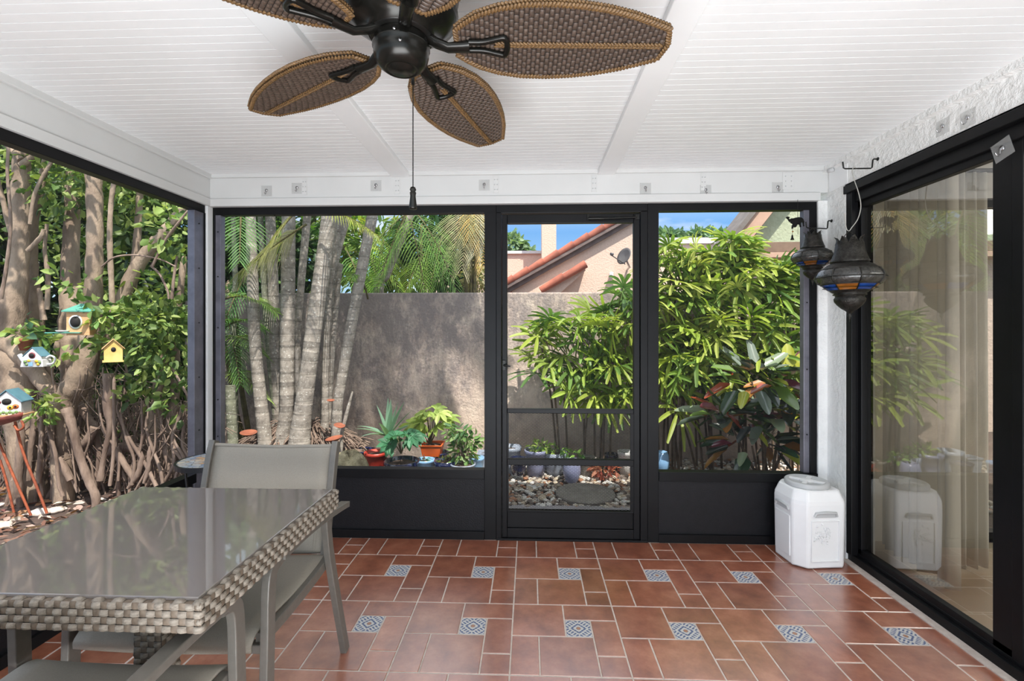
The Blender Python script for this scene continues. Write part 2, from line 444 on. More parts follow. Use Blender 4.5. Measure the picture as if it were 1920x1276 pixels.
# ------------------------------------------------------------------ mesh builder
class MB:
    def __init__(s):
        s.v, s.f, s.m, s.uv, s.c = [], [], [], {}, {}
        s.cur = 0
        s.sm = set()
    def add(s, vs, fs, mi=None, smooth=False):
        b = len(s.v)
        s.v += [Vector(x) for x in vs]
        for f in fs:
            if smooth: s.sm.add(len(s.f))
            s.f.append(tuple(b + i for i in f)); s.m.append(s.cur if mi is None else mi)
        return b
    def box(s, lo, hi, mi=None, M=None):
        x0, y0, z0 = lo; x1, y1, z1 = hi
        vs = [(x0,y0,z0),(x1,y0,z0),(x1,y1,z0),(x0,y1,z0),(x0,y0,z1),(x1,y0,z1),(x1,y1,z1),(x0,y1,z1)]
        if M is not None: vs = [M @ Vector(p) for p in vs]
        s.add(vs, [(0,3,2,1),(4,5,6,7),(0,1,5,4),(1,2,6,5),(2,3,7,6),(3,0,4,7)], mi)
        return s
    def cbox(s, c, size, mi=None, M=None):
        c = Vector(c); h = Vector(size) / 2
        return s.box(c - h, c + h, mi, M)
    def tube(s, pts, rad, n=8, mi=None, smooth=True, cap=True, squash=None, up=None):
        pts = [Vector(p) for p in pts]
        k = len(pts)
        if isinstance(rad, (int, float)): rad = [rad] * k
        ref = Vector(up) if up else None
        prev = None
        rings = []
        for i, p in enumerate(pts):
            t = (pts[min(i + 1, k - 1)] - pts[max(i - 1, 0)])
            if t.length < 1e-9: t = Vector((0, 0, 1))
            t.normalize()
            if ref is not None:
                a = ref - t * ref.dot(t)
            elif prev is None:
                a = Vector((1, 0, 0)) if abs(t.x) < 0.8 else Vector((0, 1, 0))
                a = a - t * a.dot(t)
            else:
                a = prev - t * prev.dot(t)
            if a.length < 1e-6: a = t.orthogonal()
            a.normalize(); prev = a
            b = t.cross(a)
            ring = []
            for j in range(n):
                an = 2 * PI * (j + (0.5 if n == 4 else 0)) / n
                ca, sa = math.cos(an), math.sin(an)
                if squash: ca *= squash[0]; sa *= squash[1]
                ring.append(p + (a * ca + b * sa) * rad[i])
            rings.append(ring)
        vs = [q for r in rings for q in r]
        fs = []
        for i in range(k - 1):
            for j in range(n):
                j2 = (j + 1) % n
                fs.append((i*n+j, i*n+j2, (i+1)*n+j2, (i+1)*n+j))
        s.add(vs, fs, mi, smooth)
        if cap:
            s.add(rings[0], [tuple(range(n - 1, -1, -1))], mi)
            s.add(rings[-1], [tuple(range(n))], mi)
        return s
    def lathe(s, prof, c=(0, 0, 0), n=24, mi=None, smooth=True, M=None, close=True):
        c = Vector(c)
        vs, fs = [], []
        for (r, z) in prof:
            for j in range(n):
                a = 2 * PI * j / n
                p = Vector((r * math.cos(a), r * math.sin(a), z))
                if M is not None: p = M @ p
                vs.append(c + p)
        for i in range(len(prof) - 1):
            for j in range(n):
                j2 = (j + 1) % n
                fs.append((i*n+j, i*n+j2, (i+1)*n+j2, (i+1)*n+j))
        if close:
            if prof[0][0] > 1e-5: fs.append(tuple(range(n - 1, -1, -1)))
            if prof[-1][0] > 1e-5: fs.append(tuple((len(prof)-1)*n + j for j in range(n)))
        s.add(vs, fs, mi, smooth)
        return s
    def ball(s, c, r, n=10, mi=None, sq=(1, 1, 1), M=None):
        k = max(5, n // 2 + 1)
        c = Vector(c); vs, fs = [], []
        for i in range(k):
            th = PI * i / (k - 1)
            for j in range(n):
                a = 2 * PI * j / n
                p = Vector((r*sq[0]*math.sin(th)*math.cos(a), r*sq[1]*math.sin(th)*math.sin(a), -r*sq[2]*math.cos(th)))
                if M is not None: p = M @ p
                vs.append(c + p)
        for i in range(k - 1):
            for j in range(n):
                j2 = (j + 1) % n
                fs.append((i*n+j, i*n+j2, (i+1)*n+j2, (i+1)*n+j))
        s.add(vs, fs, mi, True)
        return s
    def prism(s, poly, vec, mi=None):
        """poly: 3-D loop, extruded by vec."""
        n = len(poly); vec = Vector(vec)
        a = [Vector(p) for p in poly]; b = [p + vec for p in a]
        fs = [tuple(range(n - 1, -1, -1)), tuple(range(n, 2 * n))]
        fs += [(i, (i + 1) % n, n + (i + 1) % n, n + i) for i in range(n)]
        s.add(a + b, fs, mi)
        return s
    def pillow(s, c, u, v, nrm, h, mi=None):
        c, u, v, nrm = Vector(c), Vector(u), Vector(v), Vector(nrm)
        g = (-1, -0.72, 0, 0.72, 1)
        hh = (0.1, 0.72, 1.0, 0.72, 0.1)
        vs = []
        for ib, b in enumerate(g):
            for ia, a in enumerate(g):
                sh = 1 - 0.10 * abs(a) ** 3
                vs.append(c + u * a + v * (b * sh) + nrm * (h * (hh[ia] * hh[ib]) ** 0.75))
        fs = [(j*5+i, j*5+i+1, (j+1)*5+i+1, (j+1)*5+i) for j in range(4) for i in range(4)]
        if u.cross(v).dot(nrm) < 0: fs = [tuple(reversed(f)) for f in fs]
        s.add(vs, fs, mi, True)
        return s
    def build(s, name, mats, parent=None, bevel=0, origin=None, flip=False):
        """Vertices are in world space: they are moved to the parent's (unrotated) origin, or, for a
        thing of its own, to a base point under its middle."""
        if isinstance(mats, str): mats = [mats]
        vs = s.v
        loc = Vector((0, 0, 0))
        if parent is not None:
            off = parent.get('_o'); off = Vector(off) if off else Vector((0, 0, 0))
        else:
            if origin is None:
                xs = [p.x for p in vs]; ys = [p.y for p in vs]; zs = [p.z for p in vs]
                origin = ((min(xs) + max(xs)) / 2, (min(ys) + max(ys)) / 2, min(zs))
            off = Vector(origin); loc = off
        me = bpy.data.meshes.new(name)
        me.from_pydata([(p - off)[:] for p in vs], [], s.f)
        for k in mats: me.materials.append(MATS[k])
        me.polygons.foreach_set('material_index', s.m)
        sm = [i in s.sm for i in range(len(s.f))]
        me.polygons.foreach_set('use_smooth', sm)
        if s.uv:
            uvl = me.uv_layers.new(name='UVMap')
            for fi, cs in s.uv.items():
                for k, li in enumerate(me.polygons[fi].loop_indices):
                    uvl.data[li].uv = cs[k]
        if s.c:
            ca = me.attributes.new('Col', 'FLOAT_COLOR', 'CORNER')
            arr = np.ones((len(me.loops), 4), dtype=np.float32)
            for fi, cc in s.c.items():
                for li in me.polygons[fi].loop_indices:
                    arr[li, :3] = cc
            ca.data.foreach_set('color', arr.ravel())
        me.update()
        o = bpy.data.objects.new(name, me)
        COL.objects.link(o)
        if parent is not None: o.parent = parent
        else:
            o.location = loc
            o['_o'] = tuple(off)
        if parent is not None: o['_o'] = tuple(off)
        if bevel:
            bv = o.modifiers.new('bevel', 'BEVEL')
            bv.width = bevel; bv.segments = 2; bv.limit_method = 'ANGLE'; bv.angle_limit = math.radians(40)
        return o

def thing(name, loc, label, cat, group=None, rotz=0, local=False):
    """An Empty at the thing's base that parents its parts."""
    o = bpy.data.objects.new(name, None)
    COL.objects.link(o)
    o.location = loc; o.rotation_euler = (0, 0, rotz)
    o.empty_display_size = 0.1
    o['_o'] = (0, 0, 0) if local else tuple(loc)
    o['label'] = label; o['category'] = cat
    if group: o['group'] = group
    return o
def tag(o, label, cat, group=None, kind=None):
    o['label'] = label; o['category'] = cat
    if group: o['group'] = group
    if kind: o['kind'] = kind
    return o
def struct(o, label=None, cat=None):
    o['kind'] = 'structure'
    if label: o['label'] = label
    if cat: o['category'] = cat
    return o
def dup(root, loc, label, rotz=None, scale=None):
    r = root.copy(); COL.objects.link(r); r.location = loc; r['label'] = label
    if rotz is not None: r.rotation_euler = (0, 0, rotz)
    if scale: r.scale = (scale,) * 3
    for ch in list(root.children):
        c = ch.copy(); COL.objects.link(c); c.parent = r
        for g in list(ch.children):
            d = g.copy(); COL.objects.link(d); d.parent = c
    return r
def box_obj(name, lo, hi, m, parent=None, bevel=0.0):
    return MB().box(lo, hi).build(name, m, parent, bevel)

# many leaves as one mesh, vectorised
def leaf_mesh(name, P, D, N, L, W, C, m='leaf', parent=None, fold=0.18, droop=0.12):
    P, D, N = np.asarray(P, float), np.asarray(D, float), np.asarray(N, float)
    L, W, C = np.asarray(L, float)[:, None], np.asarray(W, float)[:, None], np.asarray(C, float)
    D /= np.linalg.norm(D, axis=1, keepdims=True) + 1e-9
    S = np.cross(D, N); S /= np.linalg.norm(S, axis=1, keepdims=True) + 1e-9
    N = np.cross(S, D)
    k = len(P)
    prof = [(0, 0), (0.32, 0.5), (0.72, 0.36), (1, 0), (0.72, -0.36), (0.32, -0.5)]
    V = np.zeros((k, 6, 3))
    for i, (t, sx) in enumerate(prof):
        V[:, i] = P + D * L * t + S * W * sx + N * (abs(sx) * 2 * fold * W - droop * L * t * t)
    off = np.array(parent.get('_o')) if parent is not None else None
    if off is None:
        off = np.array([(V[..., 0].min() + V[..., 0].max()) / 2, (V[..., 1].min() + V[..., 1].max()) / 2, V[..., 2].min()])
    V = (V - off).reshape(-1, 3)
    me = bpy.data.meshes.new(name)
    me.vertices.add(k * 6); me.vertices.foreach_set('co', V.ravel())
    base = (np.arange(k) * 6)[:, None]
    quads = np.concatenate([base + np.array([[0, 5, 4, 3]]), base + np.array([[0, 3, 2, 1]])], 1).reshape(-1)
    me.loops.add(len(quads)); me.loops.foreach_set('vertex_index', quads)
    me.polygons.add(k * 2)
    me.polygons.foreach_set('loop_start', np.arange(k * 2) * 4)
    me.polygons.foreach_set('loop_total', np.full(k * 2, 4))
    me.materials.append(MATS[m])
    me.update(calc_edges=True)
    ca = me.attributes.new('Col', 'FLOAT_COLOR', 'POINT')
    arr = np.ones((k, 6, 4), np.float32); arr[:, :, :3] = C[:, None, :]
    ca.data.foreach_set('color', arr.ravel())
    o = bpy.data.objects.new(name, me); COL.objects.link(o)
    if parent is not None: o.parent = parent
    else: o.location = off
    o['_o'] = tuple(float(x) for x in off)
    return o
def cloud(blobs, size, cols, up=0.5, asp=0.55, tip_down=0.35):
    """leaf arrays for blobs [(centre, radii, count)]"""
    P, D, N, L, W, C = [], [], [], [], [], []
    for c, r, k in blobs:
        d = rng.normal(size=(k, 3)); d /= np.linalg.norm(d, axis=1, keepdims=True)
        rad = rng.uniform(0.25, 1, (k, 1)) ** 0.6
        P.append(np.array(c) + d * rad * np.array(r))
        out = d + rng.normal(size=(k, 3)) * 0.6
        out[:, 2] -= tip_down
        D.append(out)
        nn = rng.normal(size=(k, 3)) * 0.6; nn[:, 2] += up; nn += d * 0.4
        N.append(nn)
        l_ = size * rng.uniform(0.65, 1.25, k)
        L.append(l_); W.append(l_ * asp * rng.uniform(0.8, 1.2, k))
        ci = np.array(cols)[rng.integers(0, len(cols), k)]
        C.append(ci * rng.uniform(0.75, 1.2, (k, 1)))
    return [np.concatenate(x) for x in (P, D, N, L, W, C)]
def smooth_path(pts, rad, n=5):
    """Catmull-Rom through points with radii"""
    pts = [Vector(p) for p in pts]
    if len(pts) < 3:
        a, b = pts
        return [a.lerp(b, i / n) for i in range(n + 1)], [rad[0] + (rad[-1] - rad[0]) * i / n for i in range(n + 1)]
    P = [pts[0] * 2 - pts[1]] + pts + [pts[-1] * 2 - pts[-2]]
    op, orr = [], []
    for i in range(1, len(P) - 2):
        for j in range(n):
            t = j / n
            p0, p1, p2, p3 = P[i-1], P[i], P[i+1], P[i+2]
            op.append(0.5 * ((2*p1) + (p2-p0)*t + (2*p0-5*p1+4*p2-p3)*t*t + (3*p1-p0-3*p2+p3)*t**3))
            orr.append(rad[i-1] + (rad[i] - rad[i-1]) * t)
    op.append(pts[-1]); orr.append(rad[-1])
    return op, orr
# ================================================================== SETTING
XL, XR, YB, ZC, YF = -2.0, 1.77, 2.89, 2.25, -2.6   # left screen, right wall, back screen, ceiling, far open end
T, TX, TY = 0.457, -0.075, 2.677
GZ = -0.08
def make_floor():
    mb = MB()
    mb.box((XL - 0.05, YF, -0.10), (XR + 0.02, YB + 0.06, -0.0015), 1)
    g = 0.0065
    pieces = [(0, .5, .5, 1, 0), (.5, .5, .75, .75, 2), (.5, .75, 1, 1, 0), (.75, .25, 1, .75, 0), (.75, 0, 1, .25, 0), (0, 0, .25, .5, 0), (.25, 0, .75, .5, 0)]
    for i in range(-5, 6):
        for j in range(-13, 2):
            tone = random.uniform(0.94, 1.06)
            for (a, b, c, d, k) in pieces:
                x0, x1 = TX + (i + a) * T, TX + (i + c) * T
                y0, y1 = TY + (j + b) * T, TY + (j + d) * T
                x0, x1 = max(x0 + g / 2, XL), min(x1 - g / 2, XR - 0.025)
                y0, y1 = max(y0 + g / 2, YF), min(y1 - g / 2, YB - 0.005)
                if x1 - x0 < 0.01 or y1 - y0 < 0.01: continue
                e_ = 0.0015
                vs = [(x0, y0, -.0015), (x1, y0, -.0015), (x1, y1, -.0015), (x0, y1, -.0015),
                      (x0 + e_, y0 + e_, 0), (x1 - e_, y0 + e_, 0), (x1 - e_, y1 - e_, 0), (x0 + e_, y1 - e_, 0)]
                fi = len(mb.f)
                mb.add(vs, [(4, 5, 6, 7), (0, 1, 5, 4), (1, 2, 6, 5), (2, 3, 7, 6), (3, 0, 4, 7)], k)
                tt = tone * random.uniform(0.88, 1.1)
                for q in range(5): mb.c[fi + q] = (tt, tt * random.uniform(.98, 1.02), tt)
                if k == 2: mb.uv[fi] = [(0, 0), (1, 0), (1, 1), (0, 1)]
    return mb.build('floor', ['terracotta_tile', 'grout_strip', 'mosaic_insert'])
struct(make_floor())
struct(box_obj('trim_floor_edge', (XR - 0.024, YF, 0), (XR + 0.012, 2.75, 0.006), 'grout_strip'))

def make_ceiling():
    """white panel ceiling: grooves run across the room"""
    mb = MB()
    pitch, gw, gd = 0.0415, 0.003, 0.006
    x0, x1 = XL, XR
    prof = []
    y = YF
    while y < YB - 0.01:
        prof += [(y, ZC), (y + pitch - gw, ZC), (y + pitch - gw * .95, ZC + gd), (y + pitch - gw * .05, ZC + gd)]
        y += pitch
    prof.append((YB, ZC))
    vs = []
    for (yy, zz) in prof: vs += [(x0, yy, zz), (x1, yy, zz)]
    fs = [(2*i, 2*i+2, 2*i+3, 2*i+1) for i in range(len(prof) - 1)]
    mb.add(vs, fs)
    mb.box((XL - 0.2, YF, ZC + 0.006), (XR + 0.1, YB + 0.09, ZC + 0.09))
    return mb.build('ceiling', 'white_paint')
struct(make_ceiling())
struct(box_obj('trim_ceiling_beam_left', (-0.845, YF, ZC - 0.028), (-0.735, YB - 0.02, ZC + 0.002), 'white_paint', bevel=0.004))
struct(box_obj('trim_ceiling_beam_right', (0.41, YF, ZC - 0.028), (0.512, YB - 0.02, ZC + 0.002), 'white_paint', bevel=0.004))

# fascia boards round the top of the screens
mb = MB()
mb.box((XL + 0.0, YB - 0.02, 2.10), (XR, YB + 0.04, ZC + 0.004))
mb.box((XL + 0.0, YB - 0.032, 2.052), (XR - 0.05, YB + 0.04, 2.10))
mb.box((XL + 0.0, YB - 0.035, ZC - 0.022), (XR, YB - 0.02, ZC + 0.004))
struct(mb.build('wall_back', 'dimmed_trim', bevel=0.003))
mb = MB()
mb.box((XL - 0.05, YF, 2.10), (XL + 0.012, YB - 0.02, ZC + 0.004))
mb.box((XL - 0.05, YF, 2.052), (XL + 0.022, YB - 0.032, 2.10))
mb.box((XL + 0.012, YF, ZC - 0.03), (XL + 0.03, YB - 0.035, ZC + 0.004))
struct(mb.build('wall_left', 'dimmed_trim', bevel=0.003))
mb = MB()
mb.box((XL - 0.03, YB - 0.05, 0), (XL + 0.016, YB + 0.002, 2.052))
struct(mb.build('trim_corner_post', 'white_paint', bevel=0.004))

# right-hand stucco wall with the sliding door in it
def stucco_wall():
    mb = MB()
    mb.box((XR, 2.715, 0), (XR + 0.16, YB + 0.06, 2.09))           # pier beside the door
    mb.box((1.716, YB - 0.012, 0), (XR, YB + 0.06, 2.055))         # return next to the back screen
    mb.box((XR, YF, 2.09), (XR + 0.16, YB + 0.06, ZC + 0.004))
    mb.box((XR, YF, 2.0901), (XR + 0.10, 2.72, 2.10))
    mb.box((XR - 0.035, YF, ZC - 0.03), (XR, YB - 0.02, ZC + 0.004)) # cove along the ceiling
    return mb.build('wall_right', 'white_stucco')
struct(stucco_wall())

# ---- screens
def frame_rect(mb, axis, pos, a0, a1, z0, z1, w, d, sides='lrtb', mi=None):
    """frame members of an opening; axis 'x' -> lies in a Y plane, 'y' -> in an X plane"""
    def bx(u0, u1, za, zb):
        if axis == 'x': mb.box((u0, pos, za), (u1, pos + d, zb), mi)
        else: mb.box((pos, u0, za), (pos + d, u1, zb), mi)
    if 'l' in sides: bx(a0, a0 + w, z0, z1)
    if 'r' in sides: bx(a1 - w, a1, z0, z1)
    if 't' in sides: bx(a0, a1, z1 - w, z1)
    if 'b' in sides: bx(a0, a1, z0, z0 + w)

def screw_row(parent, pts, nrm):
    for p in pts:
        m = MB()
        Mx = Vector(nrm).to_track_quat('Z', 'Y').to_matrix()
        m.lathe([(0.0045, 0), (0.004, 0.003), (0, 0.0035)], p, 8, M=Mx)
        m.build('screw', 'dark_metal', parent)

def back_window(n, x0, x1, sill_l, sill_r, label):
    w = thing('window_%d' % n, ((x0 + x1) / 2, YB + 0.02, 0), label, 'window')
    w['kind'] = 'structure'
    zs = 0.43
    m = MB()
    m.box((x0, YB, 2.005), (x1, YB + 0.05, 2.052))
    m.box((x0, YB, 0.0), (x0 + sill_l, YB + 0.05, 2.01))
    m.box((x1 - sill_r, YB, 0.0), (x1, YB + 0.05, 2.01))
    fr = m.build('window_frame', 'black_frame', w, 0.002)
    m = MB()
    m.box((x0 + sill_l, YB - 0.012, zs - 0.055), (x1 - sill_r, YB + 0.05, zs))
    m.build('window_sill', 'black_frame', w, 0.002)
    m = MB()
    m.box((x0 + sill_l, YB + 0.012, 0.045), (x1 - sill_r, YB + 0.03, zs - 0.05))
    m.build('kick_panel', 'black_panel', w)
    m = MB()
    m.box((x0 + sill_l, YB - 0.004, 0.0), (x1 - sill_r, YB + 0.045, 0.05))
    m.build('bottom_rail', 'black_frame', w, 0.002)
    m = MB()
    y = YB + 0.04
    m.add([(x0 + sill_l, y, zs), (x1 - sill_r, y, zs), (x1 - sill_r, y, 2.01), (x0 + sill_l, y, 2.01)], [(0, 1, 2, 3)])
    m.build('insect_screen', 'insect_screen', w)
    return w
w2 = back_window(2, -1.985, -0.205, 0.016, 0.072, 'wide screened opening with black kick panel left of the screen door')
m = MB(); m.box((-1.969, YB + 0.002, 0.43), (-1.936, YB + 0.048, 2.005)); m.build('side_channel', 'lit_tone_frame', w2, 0.002)
screw_row(w2, [(-1.952, YB + 0.001, z) for z in (0.62, 0.85, 1.3, 1.62, 1.9)], (0, -1, 0))
screw_row(w2, [(x, YB + 0.02, 2.0045) for x in (-1.6, -1.1, -0.84, -0.35)], (0, 0, -1))
w3 = back_window(3, 0.715, 1.716, 0.066, 0.0, 'narrower screened opening with black kick panel right of the screen door')
m = MB(); m.box((1.676, YB, 0.0), (1.716, YB + 0.05, 2.01)); m.build('side_stile', 'black_frame', w3, 0.002)
m = MB(); m.box((1.642, YB + 0.006, 0.43), (1.676, YB + 0.048, 2.005)); m.build('side_channel', 'lit_tone_frame', w3, 0.002)
screw_row(w3, [(1.66, YB + 0.004, z) for z in (0.66, 1.05, 1.45)], (0, -1, 0))

# left screen wall, from the corner past the photographer
w1 = thing('window_1', (XL, 0.2, 0), 'long screened opening over a black kick panel along the left side', 'window')
w1['kind'] = 'structure'
y0, y1 = YF, YB - 0.055
m = MB()
m.box((XL - 0.05, y0, 2.005), (XL + 0.005, y1, 2.052)); m.build('top_rail', 'black_frame', w1, 0.002)
m = MB(); m.box((XL - 0.045, 2.752, 0.0), (XL - 0.002, y1, 2.005)); m.build('side_stile', 'lit_tone_frame', w1, 0.002)
m = MB(); m.box((XL - 0.05, y1 - 0.004, 0.0), (XL + 0.005, y1 + 0.006, 2.005)); m.build('corner_channel', 'black_frame', w1)
m = MB(); m.box((XL - 0.05, y0, 0.375), (XL + 0.012, 2.752, 0.43)); m.build('window_sill', 'black_frame', w1, 0.002)
m = MB(); m.box((XL - 0.03, y0, 0.045), (XL - 0.012, 2.752, 0.38)); m.build('kick_panel', 'black_panel', w1)
m = MB(); m.box((XL - 0.045, y0, 0.0), (XL + 0.004, 2.752, 0.05)); m.build('bottom_rail', 'black_frame', w1, 0.002)
m = MB(); m.add([(XL - 0.035, y0, .43), (XL - 0.035, 2.752, .43), (XL - 0.035, 2.752, 2.01), (XL - 0.035, y0, 2.01)], [(0, 1, 2, 3)])
m.build('insect_screen', 'insect_screen', w1)
screw_row(w1, [(XL - 0.001, 2.79, z) for z in (0.68, 1.0, 1.33, 1.66, 1.93)], (1, 0, 0))
for yy in (1.62, 1.30):
    m = MB(); m.box((XL - 0.045, yy, 1.995), (XL - 0.003, yy + 0.03, 2.006)); m.build('screen_clip', 'lit_tone_frame', w1)

# ---- screen door
d1 = thing('door_1', (0.25, YB + 0.02, 0), 'black aluminium screen door with expanded metal guard in the middle of the back screen', 'door')
d1['kind'] = 'structure'
m = MB()
m.box((-0.205, YB, 0), (-0.172, YB + 0.05, 2.01)); m.box((0.672, YB, 0), (0.7149, YB + 0.05, 2.01)); m.box((-0.205, YB, 2.0), (0.7149, YB + 0.05, 2.052))
m.build('door_frame', 'black_frame', d1, 0.003)
dx0, dx1, dy = -0.17, 0.67, YB + 0.008
m = MB(); m.box((dx0, dy, 0.012), (-0.137, dy + 0.034, 1.995)); m.build('hinge_stile', 'black_frame', d1, 0.004)
m = MB(); m.box((0.632, dy, 0.012), (dx1, dy + 0.034, 1.995)); m.build('latch_stile', 'black_frame', d1, 0.004)
m = MB(); m.box((-0.137, dy, 1.938), (0.632, dy + 0.034, 1.995)); m.build('top_rail', 'black_frame', d1, 0.004)
m = MB(); m.box((-0.137, dy, 0.012), (0.632, dy + 0.034, 0.07)); m.box((-0.137, dy + 0.01, 0.07), (0.632, dy + 0.03, 0.18)); m.box((-0.137, dy, 0.168), (0.632, dy + 0.034, 0.18))
m.build('bottom_panel', 'black_frame', d1, 0.003)
m = MB(); m.box((-0.137, dy - 0.006, 0.776), (0.632, dy + 0.03, 0.803)); m.build('middle_rail', 'black_frame', d1, 0.003)
m = MB(); m.box((-0.137, dy - 0.006, 0.458), (0.632, dy + 0.03, 0.496)); m.build('lower_rail', 'black_frame', d1, 0.003)
m = MB(); yy = dy + 0.026
m.add([(-0.137, yy, .18), (.632, yy, .18), (.632, yy, 1.94), (-0.137, yy, 1.94)], [(0, 1, 2, 3)]); m.build('insect_screen', 'insect_screen', d1)
def expanded(z0, z1):
    m = MB(); w, h, th = 0.0225, 0.0092, 0.0013
    nx = int(round(0.77 / w)); nz = int(round((z1 - z0) / h))
    sx, sz = 0.769 / nx, (z1 - z0) / nz
    for i in range(nx):
        for k in range(nz):
            cx, cz = -0.137 + (i + .5) * sx, z0 + (k + .5) * sz
            for (ax, az, bx_, bz) in ((-.5, 0, 0, .5), (0, .5, .5, 0), (-.5, 0, 0, -.5), (0, -.5, .5, 0)):
                a = Vector((cx + ax * sx, dy + 0.004, cz + az * sz)); b = Vector((cx + bx_ * sx, dy + 0.004, cz + bz * sz))
                t = (b - a).normalized(); q = Vector((-t.z, 0, t.x)) * th * 0.5; e_ = Vector((0, 0.002, 0))
                m.add([a - q, b - q, b + q, a + q, a - q + e_, b - q + e_, b + q + e_, a + q + e_], [(0, 1, 2, 3), (7, 6, 5, 4), (0, 4, 5, 1), (3, 2, 6, 7)])
    # guard frame
    m.box((-0.137, dy, z0 - 0.001), (-0.128, dy + 0.012, z1)); m.box((0.612, dy, z0 - 0.001), (0.632, dy + 0.012, z1))
    m.build('guard_grille', 'black_frame', d1)
expanded(0.497, 0.776); expanded(0.181, 0.458)
m = MB(); m.box((-0.166, dy - 0.012, 1.04), (-0.146, dy, 1.10)); m.tube([(-0.156, dy - 0.012, 1.07), (-0.156, dy - 0.03, 1.07), (-0.135, dy - 0.036, 1.068), (-0.115, dy - 0.036, 1.066)], [.006, .006, .0055, .004], 8)
m.build('door_handle', 'dark_metal', d1, 0.001)
m = MB()
m.box((0.35, dy - 0.012, 1.952), (0.362, dy, 1.99)); m.box((0.64, dy - 0.012, 1.955), (0.665, dy, 1.985))
m.tube([(0.356, dy - 0.014, 1.962), (0.5, dy - 0.016, 1.962), (0.652, dy - 0.012, 1.968)], 0.0055, 8); m.tube([(0.356, dy - 0.014, 1.962), (0.45, dy - 0.0155, 1.962)], 0.009, 8)
m.build('door_closer', 'dark_metal', d1)
m = MB(); m.box((-0.205, YB - 0.006, 0), (0.715, YB + 0.055, 0.012)); m.build('threshold', 'black_frame', d1, 0.002)

# ---- sliding glass door in the right wall
d2 = thing('door_2', (XR + 0.05, 1.3, 0), 'black framed sliding glass door in the white stucco wall at the right', 'door')
d2['kind'] = 'structure'
X0 = XR
m = MB()
m.box((X0 - 0.012, YF, 2.045), (X0 + 0.10, 2.72, 2.09)); m.box((X0 + 0.02, YF, 1.99), (X0 + 0.12, 2.72, 2.046))
m.build('head_track', 'black_frame', d2, 0.003)
m = MB(); m.box((X0 + 0.012, YF, 0.0), (X0 + 0.13, 2.72, 0.045)); m.box((X0 + 0.035, YF, 0.045), (X0 + 0.042, 2.70, 0.06)); m.build('floor_track', 'black_frame', d2, 0.003)
m = MB(); m.box((X0 + 0.002, 2.672, 0.04), (X0 + 0.12, 2.72, 2.05)); m.build('jamb', 'black_frame', d2, 0.003)
def slide_panel(ya, yb, xa, wl, wr, gname):
    m = MB()
    m.box((xa, ya, 0.045), (xa + 0.035, ya + wl, 1.992)); m.box((xa, yb - wr, 0.045), (xa + 0.035, yb, 1.992))
    m.box((xa, ya, 1.955), (xa + 0.035, yb, 1.992)); m.box((xa, ya, 0.045), (xa + 0.035, yb, 0.088))
    f = m.build('door_panel', 'black_frame', d2, 0.003)
    m = MB(); xg = xa + 0.018
    m.add([(xg, ya + wl, .088), (xg, yb - wr, .088), (xg, yb - wr, 1.955), (xg, ya + wl, 1.955)], [(3, 2, 1, 0)])
    m.build('pane', 'door_glass', f)
    return f
slide_panel(1.838, 2.676, X0 + 0.038, 0.078, 0.030, 'a')
slide_panel(0.98, 1.875, X0 + 0.078, 0.05, 0.05, 'b')
slide_panel(0.12, 1.02, X0 + 0.038, 0.05, 0.05, 'c')
m = MB(); m.box((X0 + 0.036, 1.80, 0.045), (X0 + 0.076, 1.84, 1.992)); m.build('interlock', 'black_frame', d2, 0.002)
# door bumper hook plate at the head of the panel
def hook_on(o_name, p, nrm, label, big=1.0, group='clear adhesive hooks'):
    """clear square adhesive pad with a small wire hook"""
    t = thing(o_name, p, label, 'hook', group)
    nrm = Vector(nrm); side = Vector((0, 0, 1)).cross(nrm); upv = Vector((0, 0, 1))
    P = Vector(p); s = 0.033 * big
    m = MB()
    ang = 0.0 if big == 1 else 0.3
    u = side * math.cos(ang) + upv * math.sin(ang); v = -side * math.sin(ang) + upv * math.cos(ang)
    q = [P + u * s + v * s, P - u * s + v * s, P - u * s - v * s, P + u * s - v * s]
    m.prism(q, nrm * 0.0016); m.build('adhesive_pad', 'clear_plastic', t)
    m = MB()
    b = P + nrm * 0.002
    m.tube([b + upv * .008, b + upv * .002 + nrm * .006, b - upv * .016 + nrm * .007, b - upv * .024 + nrm * .014, b - upv * .020 + nrm * .022, b - upv * .012 + nrm * .025], 0.0022 * big, 6)
    m.lathe([(0.009 * big, 0), (0.009 * big, 0.003), (0, 0.004)], b + upv * .004, 10, M=nrm.to_track_quat('Z', 'Y').to_matrix())
    m.build('wire_hook', 'chrome', t)
    return t
yf_ = YB - 0.0205
hk = [(500, 358, 'clear adhesive hook on white back fascia, leftmost of the row'),
      (557, 353, 'clear adhesive hook on white back fascia, second from the left'),
      (705, 348, 'clear adhesive hook on white back fascia just left of the fan pull chain'),
      (908, 347, 'clear adhesive hook on white back fascia above the left edge of the screen door'),
      (1210, 353, 'clear adhesive hook on white back fascia above the right edge of the screen door'),
      (1323, 357, 'clear adhesive hook under a strap end above the right screened opening'),
      (1458, 352, 'clear adhesive hook on white back fascia, rightmost of the row')]
for px, py, lb in hk: hook_on('adhesive_hook', atY(px, py, yf_), (0, -1, 0), lb)
hook_on('adhesive_hook', atX(1768, 238, XR - 0.001), (-1, 0, 0), 'clear adhesive hook on stucco above the sliding door, the farther of two')
hook_on('adhesive_hook', atX(1815, 222, XR - 0.001), (-1, 0, 0), 'clear adhesive hook on stucco above the sliding door, the nearer of two')
p = atX(1880, 280, XR + 0.015)
hook_on('adhesive_hook', p, (-1, 0, 0), 'larger clear hook pad tilted on the black sliding door head', 1.12)
